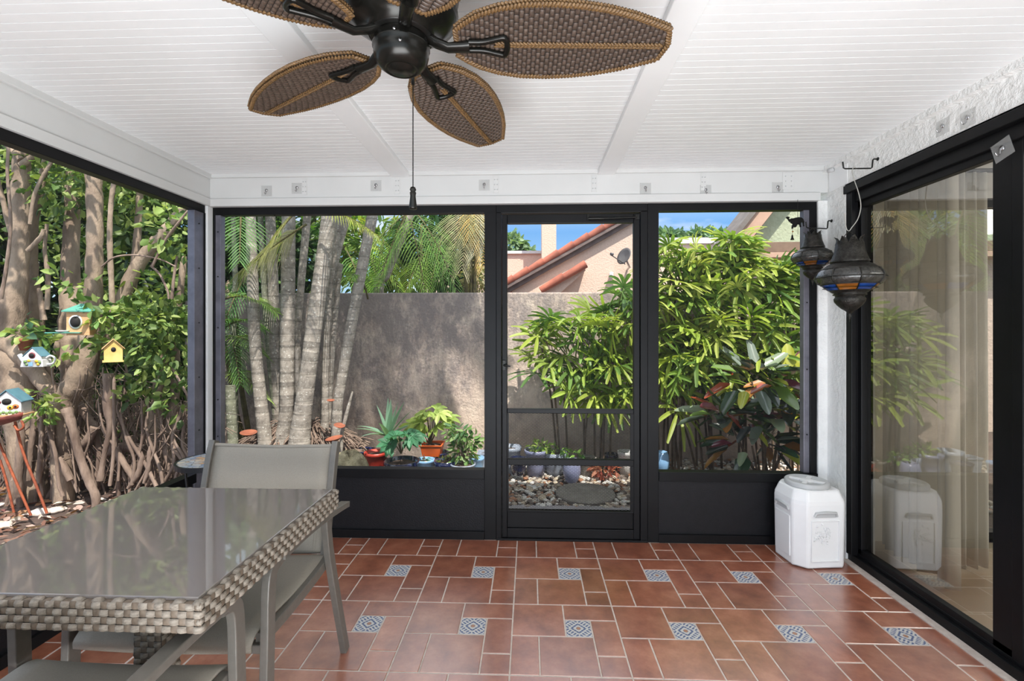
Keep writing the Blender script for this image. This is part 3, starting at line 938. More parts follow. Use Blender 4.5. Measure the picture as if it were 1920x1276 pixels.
# painted strap ends hanging from the ceiling edge
st = [(571, 'leftmost white painted strap end on the back fascia'), (745, 'white painted strap end beside the left ceiling beam'),
      (930, 'white painted strap end above the left door post'), (1114, 'white painted strap end under the right ceiling beam'),
      (1319, 'white painted strap end above the right screened opening'), (1478, 'rightmost wide white painted strap end near the corner')]
for px, lb in st:
    p = atY(px, 340, yf_)
    wd = 0.016 if px != 1478 else 0.034
    t = thing('strap_bracket', (p.x, yf_, 2.12), lb, 'bracket', 'painted strap brackets')
    m = MB(); m.box((p.x - wd, yf_ - 0.003, 2.12), (p.x + wd, yf_, 2.222)); m.build('plate', 'dimmed_trim', t, 0.001)
    for dz in (2.14, 2.17, 2.20):
        for sx in (-.5, .5):
            m = MB(); m.lathe([(0.004, 0), (0.003, 0.002), (0, 0.0025)], (p.x + sx * wd, yf_ - 0.003, dz), 8, M=Vector((0, -1, 0)).to_track_quat('Z', 'Y').to_matrix())
            m.build('screw', 'grey_plastic', t)
# conduit cap by the corner
p = atY(1534, 311, 2.80)
m = MB(); m.lathe([(0.012, 0), (0.012, 0.03), (0, 0.031)], (XR - 0.045, 2.80, ZC - 0.045), 12, M=Vector((0.5, -0.85, 0)).to_track_quat('Z', 'Y').to_matrix())
tag(m.build('pipe_cap', 'grey_plastic'), 'small white pipe end at the ceiling corner over the stucco pier', 'pipe')
m = MB(); m.box((XR - 0.002, 2.70, 2.10), (XR + 0.004, 2.86, 2.215)); pl = m.build('cover_plate', 'white_paint', bevel=0.001)
tag(pl, 'white painted cover plate on the stucco beside the wire plant hook', 'cover plate')

# ---- room seen through the glass
struct(box_obj('floor_room', (XR + 0.13, -1.5, -0.06), (5.2, 2.95, 0.005), 'room_tile'))
struct(box_obj('ceiling_room', (XR + 0.10, -1.5, 2.4), (5.2, 3.10, 2.46), 'room_wall'))
struct(box_obj('wall_room_right', (5.2, -1.5, 0), (5.26, 3.0, 2.46), 'room_wall'))
struct(box_obj('wall_room_front', (XR + 0.1, -1.56, 0), (5.2, -1.5, 2.46), 'room_wall'))
mb = MB(); mb.box((XR + 0.16, 2.95, 0), (2.30, 3.05, 2.4)); mb.box((4.4, 2.95, 0), (5.2, 3.05, 2.4)); mb.box((2.30, 2.95, 2.08), (4.4, 3.05, 2.4))
mb.box((XR + 0.16, 2.94, 2.2), (XR + 0.2, 3.05, 2.46))
struct(mb.build('wall_room_back', 'room_wall'))
d3 = thing('door_3', (3.35, 3.0, 0), 'dark framed glass door at the back of the room behind the sliding door', 'door'); d3['kind'] = 'structure'
m = MB(); m.box((2.30, 2.97, 0.0), (4.4, 3.03, 0.06)); m.box((2.30, 2.97, 2.03), (4.4, 3.03, 2.08)); m.box((2.30, 2.97, 0), (2.36, 3.03, 2.08)); m.box((3.3, 2.97, 0), (3.38, 3.03, 2.08)); m.box((4.34, 2.97, 0), (4.4, 3.03, 2.08))
m.build('door_frame', 'black_frame', d3)
m = MB(); m.add([(2.36, 3.0, .06), (3.3, 3.0, .06), (3.3, 3.0, 2.03), (2.36, 3.0, 2.03)], [(0, 1, 2, 3)]); m.build('pane', 'door_glass', d3)
m = MB(); m.add([(3.38, 3.0, .06), (4.34, 3.0, .06), (4.34, 3.0, 2.03), (3.38, 3.0, 2.03)], [(0, 1, 2, 3)]); m.build('pane', 'door_glass', d3)

def curtain(pa, pb, z0, z1, label, folds, amp=0.035):
    pa, pb = Vector(pa), Vector(pb)
    t = (pb - pa); L_ = t.length; t.normalize(); q = Vector((-t.y, t.x, 0))
    n, kz = folds * 8, 10
    m = MB(); vs = []
    for k in range(kz + 1):
        z = z0 + (z1 - z0) * k / kz
        flare = 1 + 0.35 * (1 - k / kz)
        for i in range(n + 1):
            s_ = i / n
            a = amp * flare * math.sin(s_ * folds * 2 * PI + 0.5 * math.sin(s_ * 9)) * (0.7 + 0.3 * math.sin(s_ * 17 + 1))
            w_ = 1 + 0.06 * (1 - k / kz)
            pp = pa + t * (L_ * (0.5 + (s_ - 0.5) * w_)) + q * a
            vs.append((pp.x, pp.y, z))
    fs = [(k*(n+1)+i, k*(n+1)+i+1, (k+1)*(n+1)+i+1, (k+1)*(n+1)+i) for k in range(kz) for i in range(n)]
    m.add(vs, fs, smooth=True)
    root = thing('curtain', ((pa + pb) / 2).to_tuple()[:2] + (0,), label, 'curtain', 'sheer curtains behind the glass door')
    cl = m.build('sheer_panel', 'sheer_curtain', root)
    s2 = cl.modifiers.new('solid', 'SOLIDIFY'); s2.thickness = 0.002
    m = MB(); m.tube([pa + Vector((0, 0, z1 + 0.012)) - t * .03, pb + Vector((0, 0, z1 + 0.012)) + t * .03], 0.012, 8); m.build('curtain_rod', 'dark_metal', root)
curtain((2.06, 2.35, 0), (2.06, 2.82, 0), 0.04, 2.12, 'sheer white pleated curtain hanging just inside the sliding glass door', 6, .042)
curtain((2.17, 2.60, 0), (2.43, 2.60, 0), 0.03, 2.12, 'sheer curtain hanging farther back, in front of the room\'s rear glass door', 4, .03)

# ---- ground, garden wall, paving
def ground():
    m = MB()
    m.box((-14, -4, -0.6), (14, 30, GZ))
    return m.build('ground', 'soil')
struct(ground())
struct(box_obj('trim_door_apron', (-0.75, YB + 0.06, GZ - 0.05), (2.6, 3.63, GZ + 0.025), 'concrete', bevel=0.008))
def gwall():
    m = MB(); y0, y1 = 5.0, 5.2
    zt = 1.68
    m.box((-3.75, y0, -0.4), (4.6, y1, zt))
    return m.build('wall_garden', 'garden_wall', bevel=0.015)
gw = gwall(); gw.location = Vector(gw.location); struct(gw)
# ================================================================== CEILING FAN
FC = Vector((-0.312, 1.14, 0)); FB = 1.985; FR = 0.640
def make_fan():
    t = thing('ceiling_fan', (FC.x, FC.y, ZC), 'dark bronze ceiling fan with five brown woven wicker leaf blades', 'ceiling fan')
    c = FC
    m = MB(); m.lathe([(0.0, ZC), (0.085, ZC - .001), (0.088, ZC - 0.02), (0.075, ZC - 0.045), (0.05, ZC - 0.06), (0.04, ZC - .075)], c, 32)
    m.build('canopy', 'bronze_black', t)
    m = MB(); m.lathe([(0.04, ZC - .07), (0.10, ZC - .085), (0.135, ZC - .11), (0.14, ZC - .15), (0.132, ZC - .185), (0.138, ZC - .19), (0.134, ZC - .205), (0.105, ZC - .225), (0.08, ZC - .235), (0.078, ZC - .25)], c, 40)
    m.build('motor_housing', 'bronze_black', t)
    # vents / decorative ribs round the motor
    z = FB
    m = MB(); m.lathe([(0.078, z + .045), (0.076, z + .022), (0.078, z + .018), (0.073, z + .012)], c, 36); m.build('flywheel', 'dark_metal', t)
    m = MB()
    m.lathe([(0.062, z + .014), (0.066, z + .004), (0.067, z - .006), (0.069, z - .009), (0.069, z - .013), (0.066, z - .016), (0.0665, z - .027), (0.063, z - .042), (0.054, z - .055), (0.042, z - .0635), (0.038, z - .064), (0.036, z - .062), (0.032, z - .064), (0.029, z - .067), (0.0, z - .068)], c, 40)
    sh = m.build('switch_housing', 'bronze_black', t)
    Mo = Vector((0.1, -1, 0)).to_track_quat('Z', 'Y').to_matrix()
    for a, dz in ((-1.55, -0.004), (-1.35, -0.03)):
        d = Vector((math.cos(a), math.sin(a), 0))
        m = MB(); m.lathe([(0.004, 0), (0.004, .002), (0, .003)], c + d * 0.0655 + Vector((0, 0, z + dz)), 10, M=d.to_track_quat('Z', 'Y').to_matrix()); m.build('screw', 'chrome', sh)
    # blades
    hw_prof = [(0.0, .040), (.04, .058), (.10, .080), (.20, .1), (.32, .112), (.45, .114), (.58, .109), (.70, .099), (.82, .083), (.92, .064), (1.0, .048)]
    def hw(s):
        for (a, u), (b, v) in zip(hw_prof, hw_prof[1:]):
            if s <= b: return u + (v - u) * (s - a) / (b - a)
        return hw_prof[-1][1]
    R0 = 0.135
    for k in range(5):
        ang = math.radians(3.0 + 72 * k)
        tilt = math.radians(-10)
        Rm = Matrix.Rotation(ang, 3, 'Z') @ Matrix.Rotation(tilt, 3, 'X')
        base = c + Vector((0, 0, z + 0.006))
        def W(r, y, zz): return base + Rm @ Vector((r, y, zz))
        def tipx(y):  # rounded truncated tip
            return 0.0
        Ls = FR - R0
        # woven body: underlay sheet + individual strands over it
        m = MB(); n = 26
        vs = []
        for i in range(n + 1):
            s = i / n; h = hw(s)
            for (yy, zz) in ((-h, -.002), (h, -.002), (h, .004), (-h, .004)): vs.append(W(R0 + s * Ls, yy, zz))
        fs = []
        for i in range(n):
            for j in range(4):
                j2 = (j + 1) % 4
                fs.append((i*4+j, i*4+j2, (i+1)*4+j2, (i+1)*4+j))
        fs += [(3, 2, 1, 0), (n*4, n*4+1, n*4+2, n*4+3)]
        m.add(vs, fs, 1)
        nc = 44
        for i in range(nc):
            s = (i + .5) / nc
            h = hw(s) - 0.004
            du = Ls / nc * 0.46
            sp = 0.0215
            off = 0 if i % 2 == 0 else sp / 2
            q = -h + off - sp
            while q < h:
                a, b = max(q, -h), min(q + sp * 0.96, h)
                if b - a > 0.004:
                    ctr = (a + b) / 2
                    for sd in (-1, 1):
                        if sd == 1 and k not in (3, 4): continue
                        z0 = -.002 if sd < 0 else .004
                        m.pillow(W(R0 + s * Ls, ctr, z0), Rm @ Vector((du, 0, 0)), Rm @ Vector((0, (b - a) / 2, 0)), Rm @ Vector((0, 0, sd)), 0.0042, 0)
                q += sp
        bl = m.build('blade', ['fan_cane', 'fan_gap'], t)
        # braided rim: twisted strands along the outline
        out = []
        for i in range(61): s = i / 60; out.append((R0 + s * Ls, -hw(s)))
        tip = [(FR + 0.012, 0.0)]
        out2 = [(R0 + (1 - i / 60) * Ls, hw(1 - i / 60)) for i in range(61)]
        loop = out + tip + out2
        m = MB()
        # resample by arc length
        P2 = [Vector((a, b, 0)) for a, b in loop] + [Vector((*loop[0], 0))]
        seg = [0]
        for a, b in zip(P2, P2[1:]): seg.append(seg[-1] + (b - a).length)
        tot = seg[-1]; N = int(tot / 0.0085); j = 0
        for i in range(N):
            d = tot * (i + .5) / N
            while seg[j + 1] < d: j += 1
            p = P2[j].lerp(P2[j + 1], (d - seg[j]) / max(1e-9, seg[j + 1] - seg[j]))
            tg = (P2[j + 1] - P2[j]).normalized(); nr = Vector((tg.y, -tg.x, 0))
            for zz, sg in ((-0.004, 1), (0.006, -1)):
                a = (tg * sg * 0.7 + nr * 0.9).normalized()
                q = Rm @ a; ctr = W(p.x, p.y, zz)
                m.tube([ctr - q * .0085, ctr - q * .004, ctr + q * .004, ctr + q * .0085], [.0018, .0046, .0046, .0018], 5, cap=False)
        m.build('braided_rim', 'fan_braid', bl)
        m = MB()
        for i in range(46):
            s0 = 0.18 + 0.81 * i / 46
            for sg in (-1, 1):
                a = W(R0 + s0 * Ls, sg * .0075, -.006); b = W(R0 + (s0 + .024) * Ls, 0, -.008)
                m.tube([a, (a + b) / 2 + Rm @ Vector((0, 0, -.0015)), b], [.002, .0038, .002], 5, cap=False)
        m.build('braided_rib', 'fan_braid', bl)
        # blade iron: curved arm and open trapezoid loop under the blade
        m = MB()
        arm = [W(0.060, 0, .012), W(0.085, 0, -.004), W(0.115, 0, -.017), W(0.145, 0, -.015), W(0.165, 0, -.013)]
        m.tube(arm, [.015, .013, .012, .013, .015], 8, squash=(1.2, .8), up=Rm @ Vector((0, 1, 0)))
        pts = [(0.165, -.013), (0.200, -.014), (0.235, -.024), (0.252, -.026), (0.258, 0), (0.252, .026), (0.235, .024), (0.200, .014), (0.165, .013)]
        pw = [W(a, b, -.012) for a, b in pts]
        pp, rr = smooth_path(pw, [.0072] * len(pw), 4)
        m.tube(pp, rr, 8, squash=(1.0, 1.0), up=Rm @ Vector((0, 0, 1)))
        m.build('blade_iron', 'bronze_black', t)
    # pull chain
    p = atY(772, 138, FC.y + 0.062)
    zt, zb = z - 0.045, 1.655
    x0, y0 = FC.x + 0.012, FC.y + 0.066
    m = MB(); m.tube([(x0, y0 - .02, zt + .01), (x0, y0, zt), (x0, y0, zt - .02)], .0045, 8)
    zz = zt - .02
    pts, rad = [], []
    while zz > zb:
        pts += [(x0, y0, zz), (x0, y0, zz - .0022)]; rad += [.0009, .0020]; zz -= .0044
    m.tube(pts, rad, 5); m.build('pull_chain', 'dark_metal', t)
    m = MB(); m.lathe([(0, zb + .002), (.006, zb), (.0085, zb - .006), (.006, zb - .011), (.0085, zb - .014), (.007, zb - .022), (.0105, zb - .052), (.0095, zb - .056), (0, zb - .057)], (x0, y0, 0), 14)
    m.build('chain_pull', 'bronze_black', t)
make_fan()

# ================================================================== WICKER TABLE
TX0, TX1, TY0, TY1, TZ = -1.362, -0.66, 0.925, 1.612, 0.742
def make_table():
    t = thing('wicker_dining_table', ((TX0 + TX1) / 2, (TY0 + TY1) / 2, 0), 'square taupe wicker patio table with a tinted glass top', 'table')
    b = 0.017       # width of the wicker border on top
    H = 0.066
    zt = TZ
    m = MB()
    m.box((TX0 + .006, TY0 + .006, zt - H + .004), (TX1 - .006, TY1 - .006, zt - .008), 1)
    def band(a, bb, nrm, wid, rows, ori_u, h0=0.0, st=0.0165):
        """basket weave between corner points a->bb, rows across direction ori_u (total width wid)"""
        a, bb = Vector(a), Vector(bb); L_ = (bb - a).length; tg = (bb - a).normalized()
        n = max(2, int(round(L_ / st))); s_ = L_ / n; rh = wid / rows
        nrm = Vector(nrm); ori = Vector(ori_u)
        for r in range(rows):
            for i in range(-1, n + 1):
                if (i + r) % 2: continue
                u0, u1 = max(0, (i - 0.06) * s_), min(L_, (i + 1.06) * s_)
                if u1 - u0 < 0.004: continue
                m.pillow(a + tg * (u0 + u1) / 2 + ori * (rh * (r + .5)), tg * (u1 - u0) / 2, ori * rh * .46, nrm, 0.0075, 0)
            for i in range(-1, n + 1):
                if (i + r) % 2 == 0: continue
                u0, u1 = max(0, (i + .04) * s_), min(L_, (i + .96) * s_)
                if u1 - u0 < 0.003: continue
                m.pillow(a + tg * (u0 + u1) / 2 + ori * (rh * (r + .5)), tg * (u1 - u0) / 2, ori * rh * .50, nrm, 0.0022, 2)
    zb = zt - H
    hs = H - 0.005
    i_ = 0.004
    for (a, bb, nr) in (((TX0, TY0 + i_, zb), (TX1, TY0 + i_, zb), (0, -1, 0)), ((TX1 - i_, TY0, zb), (TX1 - i_, TY1, zb), (1, 0, 0)),
                        ((TX1, TY1 - i_, zb), (TX0, TY1 - i_, zb), (0, 1, 0)), ((TX0 + i_, TY1, zb), (TX0 + i_, TY0, zb), (-1, 0, 0))):
        band(a, bb, nr, hs, 4, (0, 0, 1))
    zz = zt - 0.0085
    band((TX0, TY0 + .003, zz), (TX1, TY0 + .003, zz), (0, 0, 1), b, 1, (0, 1, 0), st=.021)
    band((TX0, TY1 - .003, zz), (TX1, TY1 - .003, zz), (0, 0, 1), b, 1, (0, -1, 0), st=.021)
    band((TX1 - .003, TY0, zz), (TX1 - .003, TY1, zz), (0, 0, 1), b, 1, (-1, 0, 0), st=.021)
    band((TX0 + .003, TY0, zz), (TX0 + .003, TY1, zz), (0, 0, 1), b, 1, (1, 0, 0), st=.021)
    # corner wraps
    for cx in (TX0 + .006, TX1 - .006):
        for cy in (TY0 + .006, TY1 - .006):
            for r in range(4):
                m.ball((cx, cy, zb + hs * (r + .5) / 4), .0075, 8, 0, (1, 1, .9))
    m.build('wicker_frame', ['wicker_cane', 'wicker_gap', 'wicker_dark'], t)
    m = MB(); m.box((TX0 + .017, TY0 + .017, zt - .008), (TX1 - .017, TY1 - .017, zt))
    m.build('glass_top', 'table_glass', t, 0.002)
    m = MB(); cx, cy, w, wy = -1.01, 1.247, .037, .033
    m.box((cx - w, cy - wy, 0.012), (cx + w, cy + wy, zb + .004), 1)
    for (nr, tg, a, ln) in (((0, -1, 0), (1, 0, 0), (cx - w, cy - wy, .012), 2 * w), ((1, 0, 0), (0, 1, 0), (cx + w, cy - wy, .012), 2 * wy),
                            ((0, 1, 0), (-1, 0, 0), (cx + w, cy + wy, .012), 2 * w), ((-1, 0, 0), (0, -1, 0), (cx - w, cy + wy, .012), 2 * wy)):
        a = Vector(a); band(a, a + Vector(tg) * ln, nr, zb - .012, 44, (0, 0, 1), st=.0185)
    m.build('pedestal', ['wicker_cane', 'wicker_gap', 'wicker_dark'], t)
    m = MB(); m.box((cx - .23, cy - .20, 0.0), (cx + .23, cy + .20, .014)); m.build('base_plate', 'taupe_frame', t, .003)
make_table()

# ================================================================== SLING CHAIRS
def make_chair():
    t = thing('patio_armchair', (0, 0, 0), '', 'chair', local=True)
    def flat(pts, w, d, name, rads=None, nn=6):
        m = MB(); pp, rr = smooth_path(pts, rads or [1.0] * len(pts), nn)
        m.tube(pp, [r * 0.7071 for r in rr], 4, squash=(w, d), up=(1, 0, 0), smooth=False)
        return m.build(name, 'taupe_frame', t, 0.003)
    for sx in (-1, 1):
        x = sx * 0.288
        # front leg bends into the arm
        flat([(x, -.292, 0), (x, -.285, .20), (x, -.277, .42), (x, -.272, .555), (x, -.255, .602), (x, -.21, .618)], .024, .040, 'front_leg')
        flat([(x, -.215, .618), (x, -.08, .620), (x, .08, .612), (x, .20, .600), (x, .285, .588)], .038, .022, 'armrest')
        flat([(x, .105, .605), (x, .118, .53), (x, .137, .447), (x, .20, .25), (x, .285, 0)], .024, .038, 'rear_leg')
        xr = sx * 0.262
        flat([(xr, -.27, .405), (xr, -.1, .402), (xr, .10, .412), (xr, .175, .425)], .026, .036, 'seat_rail')
        xb = sx * 0.252
        flat([(xb, .172, .42), (xb, .19, .47), (xb, .225, .62), (xb, .262, .77), (xb, .286, .838)], .024, .034, 'back_post')
    m = MB(); m.box((-.288, -.283, .372), (.288, -.255, .398)); m.build('front_stretcher', 'taupe_frame', t, 0.003)
    m = MB(); m.box((-.262, .150, .398), (.262, .172, .420)); m.build('rear_stretcher', 'taupe_frame', t, 0.003)
    # sling seat
    def sheet(path, xw, th, name):
        m = MB(); n = 10; vs = []
        pp, _ = smooth_path(path, [1] * len(path), 4)
        for p in pp:
            for i in range(n + 1):
                u = i / n * 2 - 1
                vs.append((xw * u, p.y, p.z - 0.012 * (1 - u * u) * 0.6))
        k = len(pp)
        m.add(vs, [(j*(n+1)+i, j*(n+1)+i+1, (j+1)*(n+1)+i+1, (j+1)*(n+1)+i) for j in range(k-1) for i in range(n)], smooth=True)
        o = m.build(name, 'sling', t)
        s2 = o.modifiers.new('solid', 'SOLIDIFY'); s2.thickness = th; s2.offset = 0
        return o
    sheet([(0, .168, .438), (0, .10, .428), (0, -.05, .424), (0, -.19, .432), (0, -.265, .432), (0, -.300, .412), (0, -.302, .39)], .256, .008, 'seat')
    sheet([(0, .182, .438), (0, .195, .50), (0, .228, .64), (0, .262, .775), (0, .279, .822)], .243, .006, 'backrest')
    m = MB(); m.tube([(-.243, .279, .823), (-.12, .281, .8185), (0, .281, .816), (.12, .281, .8185), (.243, .279, .823)], .0075, 8); m.build('back_hem', 'sling', t)
    # stitched hem bands inside each post
    for sx in (-1, 1):
        for dx in (.204, .214):
            m = MB(); m.tube([(sx * dx, .178, .452), (sx * dx, .222, .63), (sx * dx, .272, .81)], .0012, 5); m.build('seam', 'sling', t)
    return t
CX_ = -1.03
ch = make_chair()
ch['label'] = 'taupe sling armchair on the far side of the wicker table, its back to the screen'
ch['group'] = 'sling armchairs at the wicker table'
ch.location = (CX_, 1.590, 0)
dup(ch, (CX_ - .004, 0.902, 0), 'taupe sling armchair nearest the camera, its seat tucked under the front of the table', rotz=PI)

# ================================================================== MOSAIC SIDE TABLE
def side_table():
    c = Vector((-1.665, 2.43, 0)); zt = 0.605; R = .172
    t = thing('mosaic_side_table', c, 'small round mosaic top side table on dark wire legs in the left corner', 'side table')
    m = MB(); m.lathe([(0, zt - .016), (R - .012, zt - .016), (R - .012, zt), (0, zt)], c, 40, smooth=False); m.build('tabletop', 'table_mosaic', t)
    m = MB(); m.lathe([(R - .012, zt - .022), (R, zt - .022), (R, zt + .001), (R - .012, zt + .001), (R - .012, zt - .022)], c, 40, smooth=False, close=False); m.build('rim', 'mosaic_rim', t)
    for k in range(3):
        a = math.radians(200 + 120 * k); d = Vector((math.cos(a), math.sin(a), 0))
        pp, rr = smooth_path([c + d * .13 + Vector((0, 0, zt - .02)), c + d * .115 + Vector((0, 0, .42)), c + d * .09 + Vector((0, 0, .28)), c + d * .13 + Vector((0, 0, .1)), c + d * .165 + Vector((0, 0, 0.004))], [.006] * 5, 5)
        m = MB(); m.tube(pp, rr, 8); m.build('leg', 'mosaic_rim', t)
    m = MB(); ring = [c + Vector((.092 * math.cos(a), .092 * math.sin(a), .29)) for a in np.linspace(0, 2 * PI, 25)]
    m.tube(ring, .004, 6); m.build('brace_ring', 'mosaic_rim', t)
side_table()

# ================================================================== MOROCCAN LANTERNS
def make_lantern(top, scale, label):
    """top: point at the tips of the crown petals; local z runs down from there"""
    t = thing('hanging_lantern', top, label, 'lantern', 'coloured glass hanging lanterns')
    top = Vector(top); S = scale
    N = 8
    a0 = PI / 8 + 0.12
    def oct_(prof, name, m_, parent=t, smooth=False):
        m = MB()
        M3 = Matrix.Rotation(a0, 3, 'Z')
        m.lathe([(r * S, -z * S) for r, z in prof], top, N * 2, smooth=True, M=M3, close=False)
        o = m.build(name, m_, parent)
        return o
    # crown with out-curled pointed petals
    cr = oct_([(.054, .030), (.060, .036), (.066, .075), (.080, .115), (.084, .122), (.084, .128), (.080, .131)], 'crown', 'lantern_metal')
    for k in range(N):
        a = a0 + 2 * PI * k / N
        d = Vector((math.cos(a), math.sin(a), 0)); q = Vector((-d.y, d.x, 0))
        P = lambda r, z, w: top + d * r * S + Vector((0, 0, -z * S)) + q * w * S
        m = MB()
        loop = [(.058, .036, .021), (.053, .020, .017), (.056, .008, .010), (.068, .000, .001)]
        vs = []
        for r, z, w in loop: vs += [P(r, z, -w), P(r, z, w), P(r - .003, z, w), P(r - .003, z, -w)]
        fs = []
        for i in range(3):
            for j in range(4):
                j2 = (j + 1) % 4
                fs.append((i*4+j, i*4+j2, (i+1)*4+j2, (i+1)*4+j))
        m.add(vs, fs, smooth=True); m.build('petal', 'lantern_metal', cr)
    # shoulder, ribs and mouldings
    oct_([(.080, .131), (.086, .136), (.10, .142), (.104, .146), (.122, .160), (.126, .163)], 'shoulder', 'lantern_metal')
    oct_([(.118, .258), (.100, .258), (.096, .262), (.078, .278), (.066, .284), (.072, .287), (.072, .292), (.063, .294), (.061, .300)], 'collar', 'lantern_metal')
    oct_([(.061, .300), (.068, .312), (.066, .325), (.054, .342), (.036, .360), (.018, .372), (.008, .384), (.006, .392), (.009, .396), (.004, .402), (0.0, .430)], 'finial', 'lantern_metal')
    belly = [(.126, .163), (.141, .178), (.150, .198), (.149, .214), (.138, .232), (.122, .240)]
    low = [(.122, .240), (.108, .255), (.092, .268)]
    for k in range(N):
        a = a0 + 2 * PI * k / N; a1 = a0 + 2 * PI * (k + 1) / N
        for prof, nm, mt in ((belly, 'glass_panel', 'glass_smoke'), (low, 'lower_panel', 'glass_blue' if k % 2 else 'glass_amber')):
            m = MB(); vs = []
            n = 4
            for r, z in prof:
                for i in range(n + 1):
                    an = a + (a1 - a) * i / n
                    vs.append(top + Vector((math.cos(an) * r * S, math.sin(an) * r * S, -z * S)))
            m.add(vs, [(j*(n+1)+i+1, j*(n+1)+i, (j+1)*(n+1)+i, (j+1)*(n+1)+i+1) for j in range(len(prof)-1) for i in range(n)], smooth=True)
            o = m.build(nm, mt, t)
            if mt == 'glass_blue': o['label'] = 'blue glass panel'
            if mt == 'glass_amber': o['label'] = 'amber glass panel'
        m = MB()
        m.tube([top + Vector((math.cos(a) * (r + .001) * S, math.sin(a) * (r + .001) * S, -z * S)) for r, z in belly + low[1:]], .0032 * S, 6)
        m.build('rib', 'lantern_metal', t)
    for r, z in ((.127, .163), (.123, .240), (.151, .205)):
        m = MB(); m.tube([top + Vector((math.cos(a) * r * S, math.sin(a) * r * S, -z * S)) for a in np.linspace(0, 2 * PI, 33)], .0026 * S, 5)
        m.build('band', 'lantern_metal', t)
    # bail: wire arch from one petal root to the opposite one
    m = MB()
    pts = [top + Vector((.05 * S * math.cos(a0), .05 * S * math.sin(a0), -.03 * S)), top + Vector((.03 * S, .01 * S, .004)), top + Vector((0, 0, .018 * S + .006)), top + Vector((-.03 * S, -.01 * S, .004)), top + Vector((-.05 * S * math.cos(a0), -.05 * S * math.sin(a0), -.03 * S))]
    pp, rr = smooth_path(pts, [.0018] * 5, 5); m.tube(pp, rr, 6); m.build('bail', 'lantern_metal', t)
    return t
def plant_hook(wall, out, label, mname):
    """wire hook: wall end, step down, horizontal rod, upturned tip"""
    wall, out = Vector(wall), Vector(out)
    d = (out - wall); d.z = 0; L_ = d.length; d.normalize(); dz = Vector((0, 0, 1))
    t = thing('wire_plant_hook', wall, label, 'hook')
    m = MB()
    pts = [wall, wall + d * .022, wall + d * .026 - dz * .004, wall + d * .030 - dz * .042, wall + d * .036 - dz * .047, wall + d * (L_ - .012) - dz * .047, wall + d * (L_ - .004) - dz * .043, wall + d * L_ - dz * .012]
    m.tube(pts, .0036, 8); m.build('rod', mname, t)
    m = MB(); m.lathe([(.009, 0), (.009, .003), (0, .004)], wall, 10, M=d.to_track_quat('Z', 'Y').to_matrix()); m.build('rosette', mname, t)
    return t
L1 = atT(1594, 447, 2.37); L1 = Vector((1.600, L1.y, L1.z)); 
pw = Vector((XR + .0005, 2.47, 2.155))
plant_hook(pw, (1.595, 2.47, 2.155), 'grey wire plant hook high on the stucco above the larger lantern', 'dark_metal')
make_lantern((1.603, 2.43, EYE + 172 / F_PX * 2.385), 1.0, 'larger dark metal lantern hanging in front of the sliding door glass')
# wire from the hook to the large lantern
m = MB()
zt = EYE + 172 / F_PX * 2.385
wp = [(1.66, 2.47, 2.103), (1.655, 2.468, 2.115), (1.64, 2.466, 2.10), (1.645, 2.46, 2.05), (1.66, 2.45, 1.98), (1.668, 2.445, 1.91), (1.65, 2.44, 1.845), (1.615, 2.433, 1.80), (1.60, 2.43, zt + .03), (1.585, 2.428, zt + .045), (1.578, 2.43, 1.87)]
pp, rr = smooth_path(wp, [.0022] * len(wp), 5); m.tube(pp, rr, 6)
tag(m.build('hanging_wire', 'string_grey'), 'bent grey wire holding the larger lantern below its hook', 'wire')
pw2 = Vector((XR + .0005, 2.838, 1.925))
plant_hook(pw2, (1.60, 2.80, 1.925), 'black wire plant hook beside the stucco pier holding the smaller lantern', 'dark_metal')
make_lantern((1.612, 2.755, 1.845), 0.72, 'smaller dark metal lantern with a blue panel hanging in front of the right screen')

# ================================================================== ELEPHANT CHIME
def elephant():
    Y = 2.835
    P = lambda x, y: atY(1420 + x / 5.8, 380 + y / 5.8, Y)
    out = [(312,155),(330,148),(350,153),(352,162),(345,172),(352,178),(372,168),(395,168),(420,160),(450,155),(480,158),(502,176),(512,205),(508,235),(512,255),(500,258),(492,215),(478,212),(474,235),(478,262),(462,265),(456,238),(440,232),(425,262),(408,268),(395,262),(390,280),(372,282),(375,250),(384,232),(368,222),(358,218),(362,208),(348,208),(340,195),(330,178),(318,170)]
    t = thing('elephant_chime', P(440, 160), 'black cut-out elephant with a bell hanging before the right screen', 'wind chime')
    m = MB(); m.prism([P(*q) for q in out], (0, 0.003, 0)); m.build('elephant', 'dark_metal', t)
    m = MB(); m.tube([P(440, 160), (P(440, 30).x, Y, 2.0515)], .0012, 5); m.tube([P(442, 230), P(442, 345)], .001, 5); m.tube([P(382, 275), P(380, 350)], .001, 5); m.build('string', 'dark_metal', t)
    a = P(380, 345)
    m = MB(); m.lathe([(0, .0), (.004, -.004), (.006, -.020), (.011, -.030), (.0105, -.031), (0, -.028)], a, 14); m.build('bell', 'dark_metal', t)
    m = MB(); m.ball(P(385, 312), .005, 10); m.build('bead', 'glass_amber', t)
elephant()

